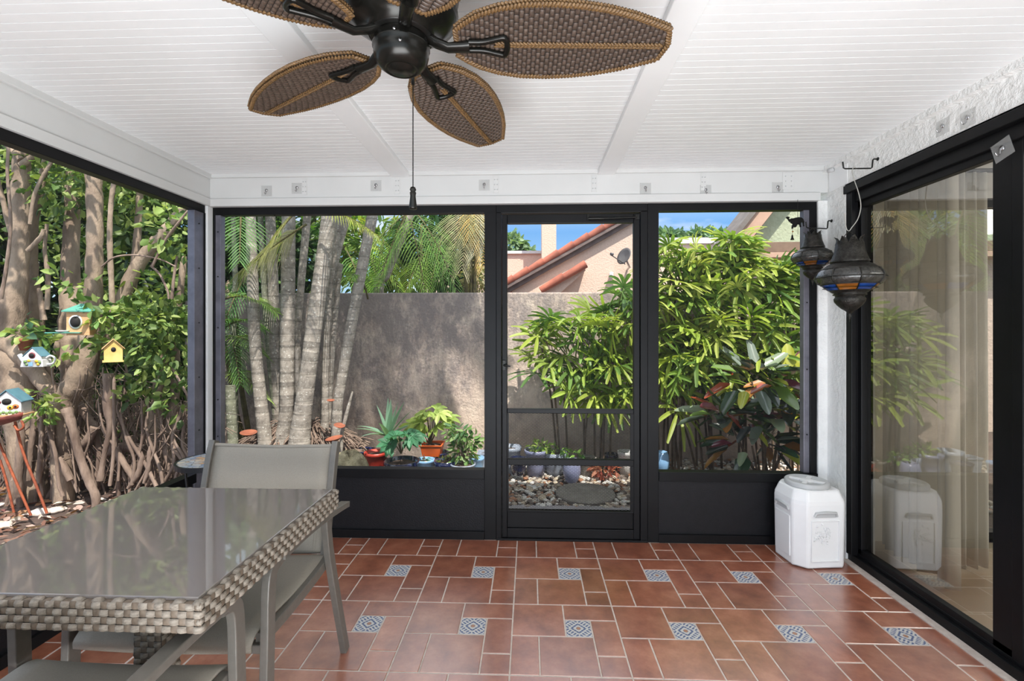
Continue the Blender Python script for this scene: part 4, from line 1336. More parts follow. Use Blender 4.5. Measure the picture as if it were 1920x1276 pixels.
# ================================================================== WHITE PET FOOD BIN
def make_bin():
    c = Vector((1.560, 2.722, 0)); rz = math.radians(6)
    t = thing('storage_bin', c, 'white plastic lidded storage bin standing by the stucco pier', 'bin', rotz=rz, local=True)
    hw, hd, ch_, h = .142, .132, .055, .365
    def octo(s, z, ww=1.0):
        a, b, q = hw * s, hd * s, ch_ * s
        return [(-a + q, -b, z), (a - q * .45, -b, z), (a, -b + q * .45, z), (a, b - q * .45, z), (a - q * .45, b, z), (-a + q, b, z), (-a, b - q, z), (-a, -b + q, z)]
    rings = [octo(.93, 0.004), octo(.965, 0.014), octo(.975, 0.05), octo(1.0, .30), octo(1.0, h - .02), octo(.985, h), octo(.86, .412), octo(.80, .418)]
    m = MB(); vs = [p for r in rings for p in r]
    fs = [(i*8+j, i*8+(j+1) % 8, (i+1)*8+(j+1) % 8, (i+1)*8+j) for i in range(len(rings)-1) for j in range(8)]
    fs += [tuple(range(7, -1, -1)), tuple((len(rings)-1)*8 + j for j in range(8))]
    m.add(vs, fs)
    m.build('body', 'white_plastic', t, 0.009)
    # recessed label panel with moulded leaf relief on the front, and a handle recess above
    y = -hd - .0005
    m = MB()
    m.box((-.070, y - .004, .05), (-.064, y + .004, .262)); m.box((.084, y - .004, .05), (.09, y + .004, .262)); m.box((-.07, y - .004, .046), (.09, y + .004, .052)); m.box((-.07, y - .004, .26), (.09, y + .004, .266))
    m.build('front_panel', 'white_plastic', t, 0.002)
    m = MB(); rr = random.Random(3)
    for k in range(7):
        sx = .01 + rr.uniform(-.02, .02); ang = rr.uniform(.5, 2.6)
        p0 = Vector((.01, y - .001, .155)); pts = [p0 + Vector((math.cos(ang + .15 * j) * .013 * j, 0, math.sin(ang + .15 * j) * .013 * j)) for j in range(6)]
        pts = [Vector((max(-.06, min(.08, q.x)), q.y, max(.13, min(.255, q.z)))) for q in pts]
        m.tube(pts, .0022, 5)
        for q in pts[1:]:
            for s_ in (-1, 1):
                al = ang + s_ * rr.uniform(.6, 1.2)
                e_ = q + Vector((math.cos(al) * .011, 0, math.sin(al) * .011))
                if -.062 < e_.x < .082 and .13 < e_.z < .258: m.tube([q, (q + e_) / 2 + Vector((0, -.001, 0)), e_], [.001, .0036, .001], 5, squash=(1, 1))
    for k in range(6):
        m.ball((rr.uniform(-.04, .06), y - .001, rr.uniform(.14, .25)), .006, 8)
    m.build('leaf_relief', 'white_plastic', t)
    def handle(M, w):
        m = MB(); loop = []
        for i in range(21):
            a = PI * i / 20
            loop.append((math.cos(a) * w, 0, 0))
        # recess lip: a rounded bar with a shaded pocket under it
        m.tube([M @ Vector((-w, -.003, 0)), M @ Vector((-w * .9, -.006, .018)), M @ Vector((0, -.007, .022)), M @ Vector((w * .9, -.006, .018)), M @ Vector((w, -.003, 0))], .007, 8)
        m.box((-w * .92, -.003, -.006), (w * .92, .004, .016), None, M)
        return m.build('handle_recess', 'grey_plastic', t)
    handle(Matrix.Translation((.01, -hd - .0005, .288)), .062)
    Ml = Matrix.Translation((-hw + .001, 0.0, .30)) @ Matrix.Rotation(-PI / 2, 4, 'Z')
    handle(Ml, .055)
    m = MB(); x = -hw
    m.box((x - .003, -.062, .05), (x + .005, .062, .27)); m.build('side_panel', 'white_plastic', t, 0.002)
    # screw lid with recessed grips
    zl = .418
    m = MB(); R = .108
    m.lathe([(R, zl), (R + .003, zl + .004), (R + .003, zl + .020), (R - .002, zl + .026), (R - .020, zl + .027), (R - .024, zl + .020), (.0, zl + .018)], (0, 0, 0), 48)
    lid = m.build('lid', 'grey_plastic', t)
    m = MB()
    for k in range(4):
        a = PI / 4 + k * PI / 2; M = Matrix.Rotation(a, 4, 'Z')
        m.box((.022, -.012, zl + .014), (R - .020, .012, zl + .027), None, M)
    m.lathe([(.034, zl + .014), (.034, zl + .027), (0, zl + .028)], (0, 0, 0), 24)
    m.build('lid_grip', 'white_plastic', lid, 0.003)
    for k in range(40):
        pass
    t['_o'] = tuple(c)
make_bin()
# ================================================================== PALM CLUMP
def fan_palm_leaf(strips, p, d, nrm, n, L, W, arc, col, droop=0.25, segs=4, blunt=True):
    """leaflets radiating from p, middle one along d"""
    d = Vector(d).normalized(); nrm = Vector(nrm); s = d.cross(nrm)
    if s.length < 1e-4: s = d.orthogonal()
    s.normalize(); nrm = s.cross(d)
    for i in range(n):
        a = (i / (n - 1) - .5) * arc if n > 1 else 0
        a += random.uniform(-.05, .05)
        dd = d * math.cos(a) + s * math.sin(a)
        ln = L * (1 - .25 * abs(a) / (arc / 2 + .01)) * random.uniform(.88, 1.1)
        side = dd.cross(nrm).normalized()
        pts = []
        for k in range(segs + 1):
            t = k / segs
            q = p + dd * ln * t + nrm * (.05 * ln * math.sin(t * PI)) + Vector((0, 0, -1)) * (droop * ln * t * t)
            q.y = min(q.y, 4.955)
            w = W * (0.25 + 1.5 * t if t < .4 else (0.85 + .15 * math.cos((t - .4) * 2)) if t < .85 else (.55 if blunt else .06))
            pts.append((q, side, w, nrm))
        v = random.uniform(.7, 1.2)
        strips.append((pts, tuple(x * v for x in col)))
def strip_mesh(name, strips, m, parent):
    mb = MB()
    for pts, col in strips:
        b = len(mb.v); f0 = len(mb.f)
        for q, s, w, nn in pts:
            mb.v += [q - s * w / 2 + nn * w * .12, q - nn * w * .10, q + s * w / 2 + nn * w * .12]
        for k in range(len(pts) - 1):
            for j in (0, 1):
                mb.c[len(mb.f)] = col
                mb.f.append((b + k*3 + j, b + k*3 + j + 1, b + k*3 + 3 + j + 1, b + k*3 + 3 + j)); mb.m.append(0)
    return mb.build(name, m, parent)
def pinnate(parent, base, direc, L, leaf_len, npairs, col, droop=.5, name='frond', vshape=.35, lw=.014, rach='cane_green', col2=None, hang=.35):
    """feather palm frond"""
    direc = Vector(direc).normalized(); side = direc.cross(Vector((0, 0, 1)))
    if side.length < 1e-3: side = Vector((1, 0, 0))
    side.normalize()
    pts = []; N = 12
    for i in range(N + 1):
        t = i / N
        pts.append(Vector(base) + direc * L * t + Vector((0, 0, -1)) * droop * L * t * t)
    strips = []
    for i in range(npairs):
        t = .14 + .86 * i / (npairs - 1)
        k = min(N - 1, int(t * N)); f = t * N - k
        p = pts[k].lerp(pts[k + 1], f); tg = (pts[k + 1] - pts[k]).normalized()
        upn = side.cross(tg).normalized()
        ll = leaf_len * (math.sin(min(1, t * 1.25 + .18) * PI) * .55 + .45) * random.uniform(.9, 1.08)
        for sg in (-1, 1):
            d = (side * sg + tg * (.45 + .9 * t) + upn * vshape).normalized()
            q = []
            wside = d.cross(upn).normalized()
            for j in range(4):
                u = j / 3
                q.append((p + d * ll * u + Vector((0, 0, -1)) * ll * hang * u * u, wside, lw * (.6, 1, .75, .08)[j], upn))
            c = col if col2 is None or random.random() < .75 else col2
            v = random.uniform(.55, 1.4)
            strips.append((q, tuple(x * v for x in c)))
    o = strip_mesh(name, strips, 'leaf', parent)
    m = MB(); m.tube(pts, [.011 * (1 - .8 * i / N) for i in range(N + 1)], 5); m.build('rachis', rach, o)
    return o

PALM_T = 4.45
G1, G2, YG = (0.16, .30, .05), (0.10, .22, .04), (.34, .36, .06)
DRY = (.36, .27, .13)
def ring_tube(mb, pts, rad, t, seg=None):
    """palm stem with raised leaf-scar rings"""
    pp, rr = smooth_path(pts, rad, 8)
    d = 0; nxt = random.uniform(.06, .14); P, R = [pp[0]], [rr[0]]
    for a, b, ra, rb in zip(pp, pp[1:], rr, rr[1:]):
        L_ = (b - a).length
        while d + L_ > nxt and L_ > 1e-6:
            f = max(0, min(1, (nxt - d) / L_))
            if L_ < .022: nxt += .02; continue
            f = max(.0095 / L_, min(1 - .0095 / L_, f)); q = a.lerp(b, f); r0 = ra + (rb - ra) * f
            dr = (b - a).normalized()
            P += [q - dr * .008, q, q + dr * .006]; R += [r0, r0 * 1.035, r0 * .99]
            nxt += random.uniform(.085, .15)
        d += L_
        P.append(b); R.append(rb)
    mb.tube(P, R, 12)
palms = [
 # label, T, [(px,py,r_px)...], bark, crown
 ('speckled grey palm trunk leaning left, nearest the corner of the clump', 4.35, [(498, 836, 13), (488, 745, 11), (478, 640, 10.5), (474, 540, 10), (471, 440, 9)], 'palm_bark', 3),
 ('thin greenish ringed palm stem rising behind the leftmost trunk', 4.6, [(520, 800, 7), (508, 690, 6), (498, 580, 5.5), (493, 495, 5)], 'palm_bark_green', 2),
 ('grey palm trunk standing straight between the thin green stem and the stout speckled trunk', 4.62, [(522, 800, 11), (515, 680, 10), (513, 560, 9.5), (508, 440, 9)], 'palm_bark', 2),
 ('stout speckled palm trunk, straight, third of the front trunks', 4.40, [(528, 836, 14), (537, 770, 12), (539, 640, 13), (540, 540, 12.5), (541, 430, 12)], 'palm_bark', 3),
 ('slim grey palm trunk forking right behind the stout straight trunk', 4.68, [(557, 800, 7), (558, 640, 6), (564, 540, 6.5), (572, 450, 7), (577, 395, 7)], 'palm_bark', 2),
 ('largest pale palm trunk leaning right with a flared foot', 4.30, [(561, 838, 20), (568, 770, 16), (577, 705, 14.5), (588, 620, 14.5), (602, 520, 14.5), (612, 450, 14), (618, 385, 13)], 'palm_bark', 4),
 ('slender pale palm stem hugging the right side of the largest trunk', 4.52, [(609, 832, 8), (610, 735, 6.5), (612, 640, 6), (619, 540, 5.5), (628, 465, 5.5), (640, 395, 6)], 'palm_bark', 2),
 ('thin whitish palm stem cut off above the wall height', 4.60, [(614, 800, 6), (620, 710, 5.5), (626, 620, 5), (637, 505, 5), (640, 500, 4)], 'palm_bark', 0),
 ('thin pale palm stem curving out to the right at the top', 4.66, [(606, 790, 6), (614, 640, 5.5), (627, 510, 5.5), (641, 445, 5.5), (656, 395, 6)], 'palm_bark', 2),
 ('ringed pale palm trunk leaning farthest right across the wall', 4.50, [(630, 822, 10), (634, 752, 9), (646, 680, 9.5), (664, 580, 10), (681, 490, 10), (700, 395, 10)], 'palm_bark', 3),
 ('brown palm stump at the left edge of the clump', 4.40, [(437, 836, 9), (434, 780, 9), (432, 722, 8.5)], 'palm_bark_green', 0),
 ('thin brown palm stem rising from behind the stump', 4.75, [(441, 740, 5), (437, 640, 5), (441, 530, 4.5), (438, 440, 4)], 'palm_bark_green', 1),
 ('short narrow palm shoot beside the largest trunk', 4.42, [(559, 745, 4), (558, 700, 4), (557, 655, 3.5)], 'palm_bark', 0),
]
for (lb, t_, pts, bark, crown) in palms:
    W3 = [atT(a, b, t_) for a, b, r in pts]; R3 = [r * t_ / F_PX for a, b, r in pts]
    if crown:   # carry on to the crown above the roof edge
        d = (W3[-1] - W3[-2]).normalized()
        ext = random.uniform(.75, 1.25)
        W3 += [W3[-1] + d * ext * .5 + Vector((0, 0, .03)), W3[-1] + d * ext + Vector((0, 0, .12))]; R3 += [R3[-1] * .95, R3[-1] * .9]
    foot = W3[0].copy(); foot.z = GZ
    if W3[0].z > GZ: W3 = [Vector((W3[0].x, W3[0].y, min(W3[0].z, GZ - .02)))] + W3; R3 = [R3[0] * 1.15] + R3
    root = thing('palm_tree', foot, lb, 'palm', 'clustered palm trunks outside the left screen')
    m = MB(); ring_tube(m, W3, R3, t_); m.build('trunk', bark, root)
    for k in range(crown):
        top = W3[-1]
        a = random.uniform(0, 2 * PI); 
        d = Vector((math.cos(a), math.sin(a) * .8, random.uniform(.25, .9)))
        pinnate(root, top, d, random.uniform(1.2, 1.6), .42, 34, random.choice([G1, G2, YG]), droop=random.uniform(.5, .8))
    if 'farthest right' in lb or lb.startswith('largest'):
        for k in range(7):
            d = Vector((random.uniform(.5, 1.1), random.uniform(-.75, .05), random.uniform(.05, .45)))
            pinnate(root, W3[-1], d, random.uniform(1.5, 2.0), .5, 40, random.choice([G1, G2, YG]), droop=random.uniform(.25, .4), lw=.02)
    if lb.startswith('speckled grey'):   # fronds that hang into view
        pinnate(root, atT(452, 388, 4.1), atT(450, 470, 4.0) - atT(452, 395, 4.1) + Vector((0, 0, .03)), .46, .30, 17, (.13, .26, .09), droop=.1, vshape=.25, lw=.010, hang=.2)
        pinnate(root, atT(420, 560, 4.4), Vector((.75, -.1, .22)), .55, .26, 22, (.22, .36, .07), droop=.5)
        pinnate(root, atT(415, 620, 4.6), Vector((.6, -.1, .5)), .6, .26, 22, (.14, .30, .06), droop=.6)
    if lb.startswith('stout'):
        pinnate(root, atT(575, 420, 4.15), atT(490, 470, 4.1) - atT(575, 420, 4.15), .62, .36, 30, (.44, .43, .28), droop=.12, lw=.013, col2=(.30, .34, .12), hang=.9)
        pinnate(root, atT(600, 392, 4.1), atT(680, 405, 4.0) - atT(600, 392, 4.1), .55, .32, 24, (.30, .34, .07), droop=.25, lw=.012, hang=.6)
        pinnate(root, atT(560, 392, 4.1), atT(520, 430, 4.0) - atT(560, 392, 4.1), .40, .3, 16, (.34, .34, .12), droop=.25, lw=.009, hang=.7)
# fibrous root mound of the clump
def root_mound():
    c = atT(555, 850, 4.5); c.z = GZ
    t = thing('palm_root_mound', c, 'fibrous brown root mound at the foot of the palm clump', 'palm roots')
    m = MB(); vs, fs = [], []
    nr, ns = 8, 30
    for i in range(nr + 1):
        r = i / nr
        for j in range(ns):
            a = 2 * PI * j / ns
            z = (.42 * (1 - r ** 1.5)) + .02 * math.sin(j * 2.3 + i)
            vs.append((c.x + math.cos(a) * r * .78, c.y + .1 + math.sin(a) * r * .37, GZ - .03 + z))
    fs = [(i*ns+j, (i+1)*ns+j, (i+1)*ns+(j+1) % ns, i*ns+(j+1) % ns) for i in range(nr) for j in range(ns)]
    m.add(vs, fs, smooth=True); m.build('mound', 'soil', t)
    m = MB()
    for k in range(900):
        a = random.uniform(0, 2 * PI); r = random.uniform(.1, .75)
        p = Vector((c.x + math.cos(a) * r * .78, c.y + .1 + math.sin(a) * r * .37, GZ + .42 * (1 - r ** 1.5)))
        d = Vector((math.cos(a) + random.uniform(-.5, .5), math.sin(a) + random.uniform(-.5, .5), random.uniform(-.4, .7))).normalized()
        L_ = random.uniform(.06, .26)
        fp = [p + Vector((0, 0, .03)), p + d * L_ * .5 + Vector((0, 0, .03)), p + d * L_ + Vector((0, 0, -.07))]
        for v_ in fp: v_.y = min(v_.y, 4.94)
        m.tube(fp, random.uniform(.003, .007), 5, cap=False)
    o = m.build('root_fibres', 'root_brown', t)
root_mound()
def bowl_piece(px, py, t_, w, tilt, label):
    p = atT(px, py, t_); m = MB()
    M = Matrix.Rotation(tilt[0], 3, 'X') @ Matrix.Rotation(tilt[1], 3, 'Y')
    m.lathe([(0, 0), (w * .55, .002), (w * .85, w * .28), (w, w * .36), (w * .93, w * .36), (w * .8, w * .28), (w * .5, .012), (0, .01)], p, 22, M=M)
    tag(m.build('terracotta_saucer', 'terracotta'), label, 'saucer', 'terracotta saucers among the palm roots')
bowl_piece(627, 826, 4.12, .075, (.1, -.15), 'lowest terracotta saucer lodged at the right foot of the palm clump')
bowl_piece(636, 800, 4.2, .05, (.2, .25), 'small terracotta piece just above the lowest saucer by the palms')
bowl_piece(620, 752, 4.3, .035, (.15, .1), 'small terracotta piece wedged highest between the palm trunks')
bowl_piece(466, 815, 4.15, .07, (.15, .1), 'half buried terracotta dish left of the palm trunks')
m = MB(); pp, rr = smooth_path([atT(641, 812, 4.25), atT(650, 775, 4.25), atT(661, 734, 4.25)], [.016, .018, .008], 5); pp = [Vector((pp[0].x - .02, pp[0].y, GZ))] + pp; rr = [.016] + rr
m.tube(pp, rr, 8); tag(m.build('dead_palm_stub', 'palm_bark'), 'pointed grey dead stem leaning right at the foot of the palms', 'palm stem')
# coral rock
def rock(c, r, name, mt, sq, seed, label, cat='rock'):
    rr = random.Random(seed); m = MB(); vs = []; k, n = 12, 18
    ph = [rr.uniform(0, 6) for _ in range(6)]
    for i in range(k):
        th = PI * i / (k - 1)
        for j in range(n):
            a = 2 * PI * j / n
            f = 1 + .14 * math.sin(3 * a + ph[0]) * math.sin(2 * th + ph[1]) + .10 * math.sin(5 * a + ph[2]) * math.sin(th) + .06 * math.sin(9 * a + 4 * th + ph[3]) + rr.uniform(-.04, .04)
            vs.append(Vector(c) + Vector((math.sin(th) * math.cos(a) * r * sq[0] * f, math.sin(th) * math.sin(a) * r * sq[1] * f, math.cos(th) * r * sq[2] * f)))
    fs = [(i*n+j, (i+1)*n+j, (i+1)*n+(j+1) % n, i*n+(j+1) % n) for i in range(k-1) for j in range(n)]
    m.add(vs, fs, smooth=True)
    return tag(m.build(name, mt), label, cat)
p = atT(652, 868, 4.05)
rock((p.x, p.y, GZ + .12), .2, 'coral_rock', 'coral_rock', (.95, .7, .95), 4, 'pitted tan coral rock leaning beside the palm clump')

# ================================================================== POTTED PLANTS ALONG THE WALL
def pot(px, py_top, py_bot, wpx, Y, mt, label, kind='round', group='pots along the garden wall', tilt=0, name='plant_pot', soil_m='soil'):
    p = atY(px, py_top, Y); b = atY(px, py_bot, Y)
    z1 = p.z; z0 = max(GZ, min(b.z, z1 - .05))
    if z0 < GZ + .06: z0 = GZ
    r = wpx * (Y / ray(px, py_top).y) / F_PX / 2
    t = thing(name, (p.x, p.y, z0), label, 'pot', group)
    m = MB(); c = (p.x, p.y, 0); h = z1 - z0
    if kind == 'round':
        m.lathe([(r * .70, z0), (r * .80, z0 + h * .4), (r * .93, z1 - h * .14), (r * 1.0, z1 - h * .12), (r, z1), (r * .90, z1), (r * .86, z1 - h * .16), (0, z1 - h * .17)], c, 26)
    elif kind == 'bowl':
        m.lathe([(r * .5, z0), (r * .75, z0 + h * .3), (r * .95, z0 + h * .75), (r, z1), (r * .92, z1), (r * .86, z1 - h * .2), (0, z1 - h * .2)], c, 30)
    elif kind == 'egg':
        m.lathe([(r * .35, z0), (r * .7, z0 + h * .15), (r * .97, z0 + h * .45), (r, z0 + h * .62), (r * .86, z0 + h * .88), (r * .72, z1), (r * .62, z1), (r * .74, z1 - h * .15), (0, z1 - h * .16)], c, 26)
    elif kind == 'square':
        rings = []
        for rr_, zz in ((.78, z0), (.96, z1 - h * .12), (1.04, z1 - h * .1), (1.04, z1), (.92, z1), (.88, z1 - h * .2)):
            a = r * rr_
            rings.append([(p.x - a, p.y - a, zz), (p.x + a, p.y - a, zz), (p.x + a, p.y + a, zz), (p.x - a, p.y + a, zz)])
        vs = [q for g in rings for q in g]
        m.add(vs, [(i*4+j, i*4+(j+1) % 4, (i+1)*4+(j+1) % 4, (i+1)*4+j) for i in range(5) for j in range(4)] + [(3, 2, 1, 0), (20, 21, 22, 23)])
    m.build('pot', mt, t, 0.004 if kind == 'square' else 0)
    m = MB(); m.lathe([(0, z1 - h * .165), (r * .80, z1 - h * .165), (r * .6, z1 - h * .10), (0, z1 - h * .08)], c, 16); m.build('soil', soil_m, t)
    t['top'] = (p.x, p.y, z1 - h * .1)
    return t
PG = 'pots along the garden wall'
p1 = pot(705, 846, 890, 44, 4.35, 'red_glaze', 'dark red glazed pot under the spiky blue-green plant')
p2 = pot(753, 862, 892, 66, 4.2, 'blue_glaze', 'wide dark blue glazed bowl with a pale patterned rim below the dark lobed leaves', 'bowl')
p3 = pot(797, 860, 890, 36, 4.3, 'light_blue_glaze', 'light blue pot right of the wide dark blue bowl', 'round')
p4 = pot(822, 846, 892, 40, 4.55, 'blue_glaze', 'dark blue pot standing under the tipped orange pot', 'round')
p5 = pot(836, 862, 892, 44, 4.25, 'blue_glaze', 'squat blue pot with low green rosettes', 'bowl')
p6 = pot(868, 868, 892, 48, 4.2, 'grey_blue_ceramic', 'pale pot holding the bushy plant near the door post', 'round')
p7 = pot(894, 856, 892, 28, 4.35, 'light_blue_glaze', 'narrow light blue pot beside the left door post', 'round')
p8 = pot(909, 846, 892, 26, 4.55, 'grey_blue_ceramic', 'grey ceramic pot half hidden by the left door post', 'square')
p9 = pot(684, 842, 892, 40, 4.5, 'blue_glaze', 'black-blue pot behind the coral rock', 'round')
op = pot(811, 830, 852, 40, 4.5, 'orange_plastic', 'orange square plastic pot set in the dark blue pot', 'square')
q1 = pot(958, 836, 880, 40, 4.45, 'grey_blue_ceramic', 'grey-blue ceramic pot at the left end of the row seen through the door', 'round')
q2 = pot(972, 858, 888, 34, 4.25, 'blue_glaze', 'dark blue pot low behind the door guard, left end', 'round')
q3 = pot(1005, 842, 889, 44, 4.4, 'lilac_glaze', 'lilac glazed pot left of the grey-blue bowl behind the door guard', 'round')
q4 = pot(1040, 846, 888, 46, 4.42, 'grey_blue_ceramic', 'grey-blue bowl holding low green succulents behind the door guard', 'bowl')
q5 = pot(1072, 860, 901, 34, 4.2, 'lilac_glaze', 'pale lilac egg-shaped pot on the gravel behind the lower door guard', 'egg')
q6 = pot(1100, 856, 885, 36, 4.4, 'stepping_concrete', 'grey stone pot right of the egg-shaped pot', 'round')
q7 = pot(1146, 850, 882, 28, 4.55, 'blue_glaze', 'dark blue pot behind the red leaves', 'round')
q8 = pot(1173, 845, 884, 30, 4.45, 'white_ceramic', 'white and blue ceramic pot at the right end of the row behind the door guard', 'round')
q9 = pot(1240, 846, 892, 30, 4.2, 'light_blue_glaze', 'light blue lidded jar just right of the door post', 'egg')

def strap_plant(px, py, Y, n, L, W, col, label, name, cat, up=.55, group=None):
    c = atY(px, py, Y)
    t = thing(name, c, label, cat, group)
    strips = []
    for k in range(n):
        a = 2 * PI * k / n * 2.4 + random.uniform(-.2, .2); el = random.uniform(.15, 1.35)
        d = Vector((math.cos(a) * math.cos(el), math.sin(a) * math.cos(el) * .8, math.sin(el)))
        side = Vector((-math.sin(a), math.cos(a), 0)); nn = side.cross(d) * -1
        ln = L * random.uniform(.75, 1.1); pts = []
        for i in range(7):
            u = i / 6
            q = c + d * ln * u + Vector((0, 0, -1)) * ln * .28 * u ** 2.2 * (1.2 - math.sin(el))
            pts.append((q, side, W * (.75, 1, .95, .8, .6, .35, .04)[i], nn))
        v = random.uniform(.85, 1.2); strips.append((pts, tuple(x * v for x in col)))
    strip_mesh('foliage', strips, 'leaf', t)
    return t
strap_plant(728, 818, 4.35, 15, .40, .055, (.20, .34, .24), 'spiky blue-green strap-leaved plant in the red glazed pot', 'spiky_plant', 'plant')
def lobed_plant(px, py, Y, n, r, L, W, cols, label, name, h=.2, mt='leaf', lobes=7):
    c = atY(px, py, Y); t = thing(name, c, label, 'plant')
    strips = []; m = MB()
    for k in range(n):
        a = 2 * PI * k / n + random.uniform(-.3, .3); rr = r * random.uniform(.3, 1)
        d = Vector((math.cos(a), math.sin(a) * .7, random.uniform(-.2, .5)))
        p = c + Vector((math.cos(a) * rr, math.sin(a) * rr * .6, h * random.uniform(.5, 1.2)))
        pp, r_ = smooth_path([c, c.lerp(p, .55) + Vector((0, 0, .04)), p], [.005, .004, .003], 4); m.tube(pp, r_, 5)
        nn = Vector((random.uniform(-.3, .3), -.6 + random.uniform(-.3, .3), .8))
        fan_palm_leaf(strips, p, d, nn, lobes, L, W, 3.6, random.choice(cols), .3, 4, False)
    strip_mesh('foliage', strips, mt, t); m.build('stalks', 'cane_green', t)
    return t
lobed_plant(752, 850, 4.12, 8, .14, .13, .05, [(.05, .17, .07), (.06, .2, .1), (.04, .14, .06)], 'dark green deeply lobed plant drooping over the blue bowl', 'lobed_plant', .14)
lobed_plant(806, 835, 4.5, 13, .18, .15, .045, [(.36, .46, .10), (.30, .42, .10), (.42, .5, .16)], 'bright yellow-green lobed plant rising behind the orange pot', 'lobed_plant', .30, lobes=6)
def bushy(px, py, Y, blobs, size, cols, label, name, n_st=4, asp=.4, mt='leaf', cat='plant', group=None, stem_m='branch_dark', **k):
    c = atY(px, py, Y); t = thing(name, c, label, cat, group)
    B = []
    for (bx_, by_, rx, rz, cnt) in blobs:
        q = atY(bx_, by_, Y); s = Y / F_PX
        B.append((q, (rx * s, max(rx, rz) * s * .6, rz * s), cnt))
    leaf_mesh('foliage', *cloud(B, size, cols, asp=asp, **k), m=mt, parent=t)
    m = MB()
    for i in range(n_st):
        q = B[i % len(B)][0] + Vector((random.uniform(-.05, .05), 0, random.uniform(-.03, .05)))
        pp, rr = smooth_path([c + Vector((random.uniform(-.01, .01), random.uniform(-.01, .01), 0)), c.lerp(q, .5) + Vector((random.uniform(-.02, .02), 0, .02)), q], [.006, .005, .003], 4); m.tube(pp, rr, 5)
    m.build('stems', stem_m, t)
    return t
bushy(868, 872, 4.2, [(862, 812, 26, 18, 90), (884, 826, 18, 16, 50), (866, 846, 24, 20, 80)], .07, [(.18, .32, .10), (.26, .38, .15), (.06, .14, .05)], 'bushy small-leaved plant in the pale pot by the door post', 'bushy_plant', 7)
bushy(836, 862, 4.25, [(836, 862, 18, 5, 40)], .04, [(.16, .26, .07), (.2, .22, .06)], 'low green rosette plant in the squat blue pot', 'succulent', 2)
bushy(797, 860, 4.3, [(798, 862, 14, 6, 26)], .045, [(.08, .25, .12), (.1, .3, .16)], 'low green plant in the light blue pot', 'succulent', 2)
bushy(1040, 848, 4.42, [(1040, 846, 26, 8, 70), (1018, 836, 14, 8, 30)], .06, [(.30, .46, .08), (.18, .36, .06)], 'low bright green succulents in the grey-blue bowl', 'succulent', 3)
bushy(1075, 858, 4.3, [(1074, 852, 18, 8, 40)], .055, [(.22, .40, .07), (.12, .3, .06)], 'small green plant rising behind the egg-shaped pot', 'succulent', 3)
bushy(1134, 886, 4.3, [(1134, 880, 26, 9, 90)], .06, [(.50, .14, .08), (.32, .08, .06), (.55, .25, .16)], 'low red-leaved plant on the gravel behind the lower guard', 'red_leaf_plant', 3)
bushy(1022, 838, 4.4, [(1012, 838, 22, 8, 36)], .06, [(.28, .42, .08), (.36, .46, .12)], 'pale green trailing plant spilling from the lilac pot', 'trailing_plant', 3)

# ================================================================== GRAVEL AND STEPPING STONES
def gravel():
    ico = [(0, 0, -1), (.72, -.53, -.45), (-.28, -.85, -.45), (-.89, 0, -.45), (-.28, .85, -.45), (.72, .53, -.45), (.28, -.85, .45), (-.72, -.53, .45), (-.72, .53, .45), (.28, .85, .45), (.89, 0, .45), (0, 0, 1)]
    fc = [(0,1,2),(1,0,5),(0,2,3),(0,3,4),(0,4,5),(1,5,10),(2,1,6),(3,2,7),(4,3,8),(5,4,9),(1,10,6),(2,6,7),(3,7,8),(4,8,9),(5,9,10),(6,10,11),(7,6,11),(8,7,11),(9,8,11),(10,9,11)]
    fc = [tuple(reversed(f)) for f in fc]
    fc = [(a, c, b) for a, b, c in fc]
    ico = np.array(ico)
    k = 5200
    X = rng.uniform(-1.15, 3.6, k); Y = rng.uniform(3.60, 4.98, k)
    keep = np.ones(k, bool)
    for cx, cy in ((.46, 3.92), (1.12, 3.92)): keep &= ((X - cx) ** 2 + (Y - cy) ** 2) > .26 ** 2
    X, Y = X[keep], Y[keep]; k = len(X)
    S = rng.uniform(.013, .030, (k, 1)) * np.array([[1.25, 1, .62]]) * rng.uniform(.8, 1.25, (k, 3))
    an = rng.uniform(0, 6.28, k); ca, sa = np.cos(an), np.sin(an)
    V = ico[None] * S[:, None, :]
    tl = rng.uniform(-.4, .4, k)
    V[..., 2] += V[..., 0] * tl[:, None]
    x = V[..., 0] * ca[:, None] - V[..., 1] * sa[:, None]; y = V[..., 0] * sa[:, None] + V[..., 1] * ca[:, None]
    V = np.stack([x + X[:, None], y + Y[:, None], V[..., 2] + GZ + rng.uniform(.004, .022, (k, 1))], -1)
    cols = np.array([lin(222, 218, 210), lin(206, 198, 186), lin(190, 176, 160), lin(160, 142, 126), lin(206, 190, 166), lin(120, 108, 100), lin(170, 122, 92), lin(222, 220, 216)])
    C = cols[rng.integers(0, len(cols), k)] * rng.uniform(.8, 1.1, (k, 1))
    off = np.array([X.mean(), Y.mean(), GZ])
    me = bpy.data.meshes.new('gravel')
    F = np.array(fc)
    me.vertices.add(k * 12); me.vertices.foreach_set('co', (V - off).reshape(-1))
    idx = (np.arange(k)[:, None, None] * 12 + F[None]).reshape(-1)
    me.loops.add(len(idx)); me.loops.foreach_set('vertex_index', idx)
    me.polygons.add(k * 20); me.polygons.foreach_set('loop_start', np.arange(k * 20) * 3); me.polygons.foreach_set('loop_total', np.full(k * 20, 3))
    me.polygons.foreach_set('use_smooth', np.ones(k * 20, bool))
    me.materials.append(MATS['pebble']); me.update(calc_edges=True)
    ca_ = me.attributes.new('Col', 'FLOAT_COLOR', 'POINT'); arr = np.ones((k, 12, 4), np.float32); arr[..., :3] = C[:, None]; ca_.data.foreach_set('color', arr.ravel())
    o = bpy.data.objects.new('gravel', me); COL.objects.link(o); o.location = off
    tag(o, 'loose cream and brown river pebbles covering the ground outside the screen door', 'gravel', kind='stuff')
gravel()
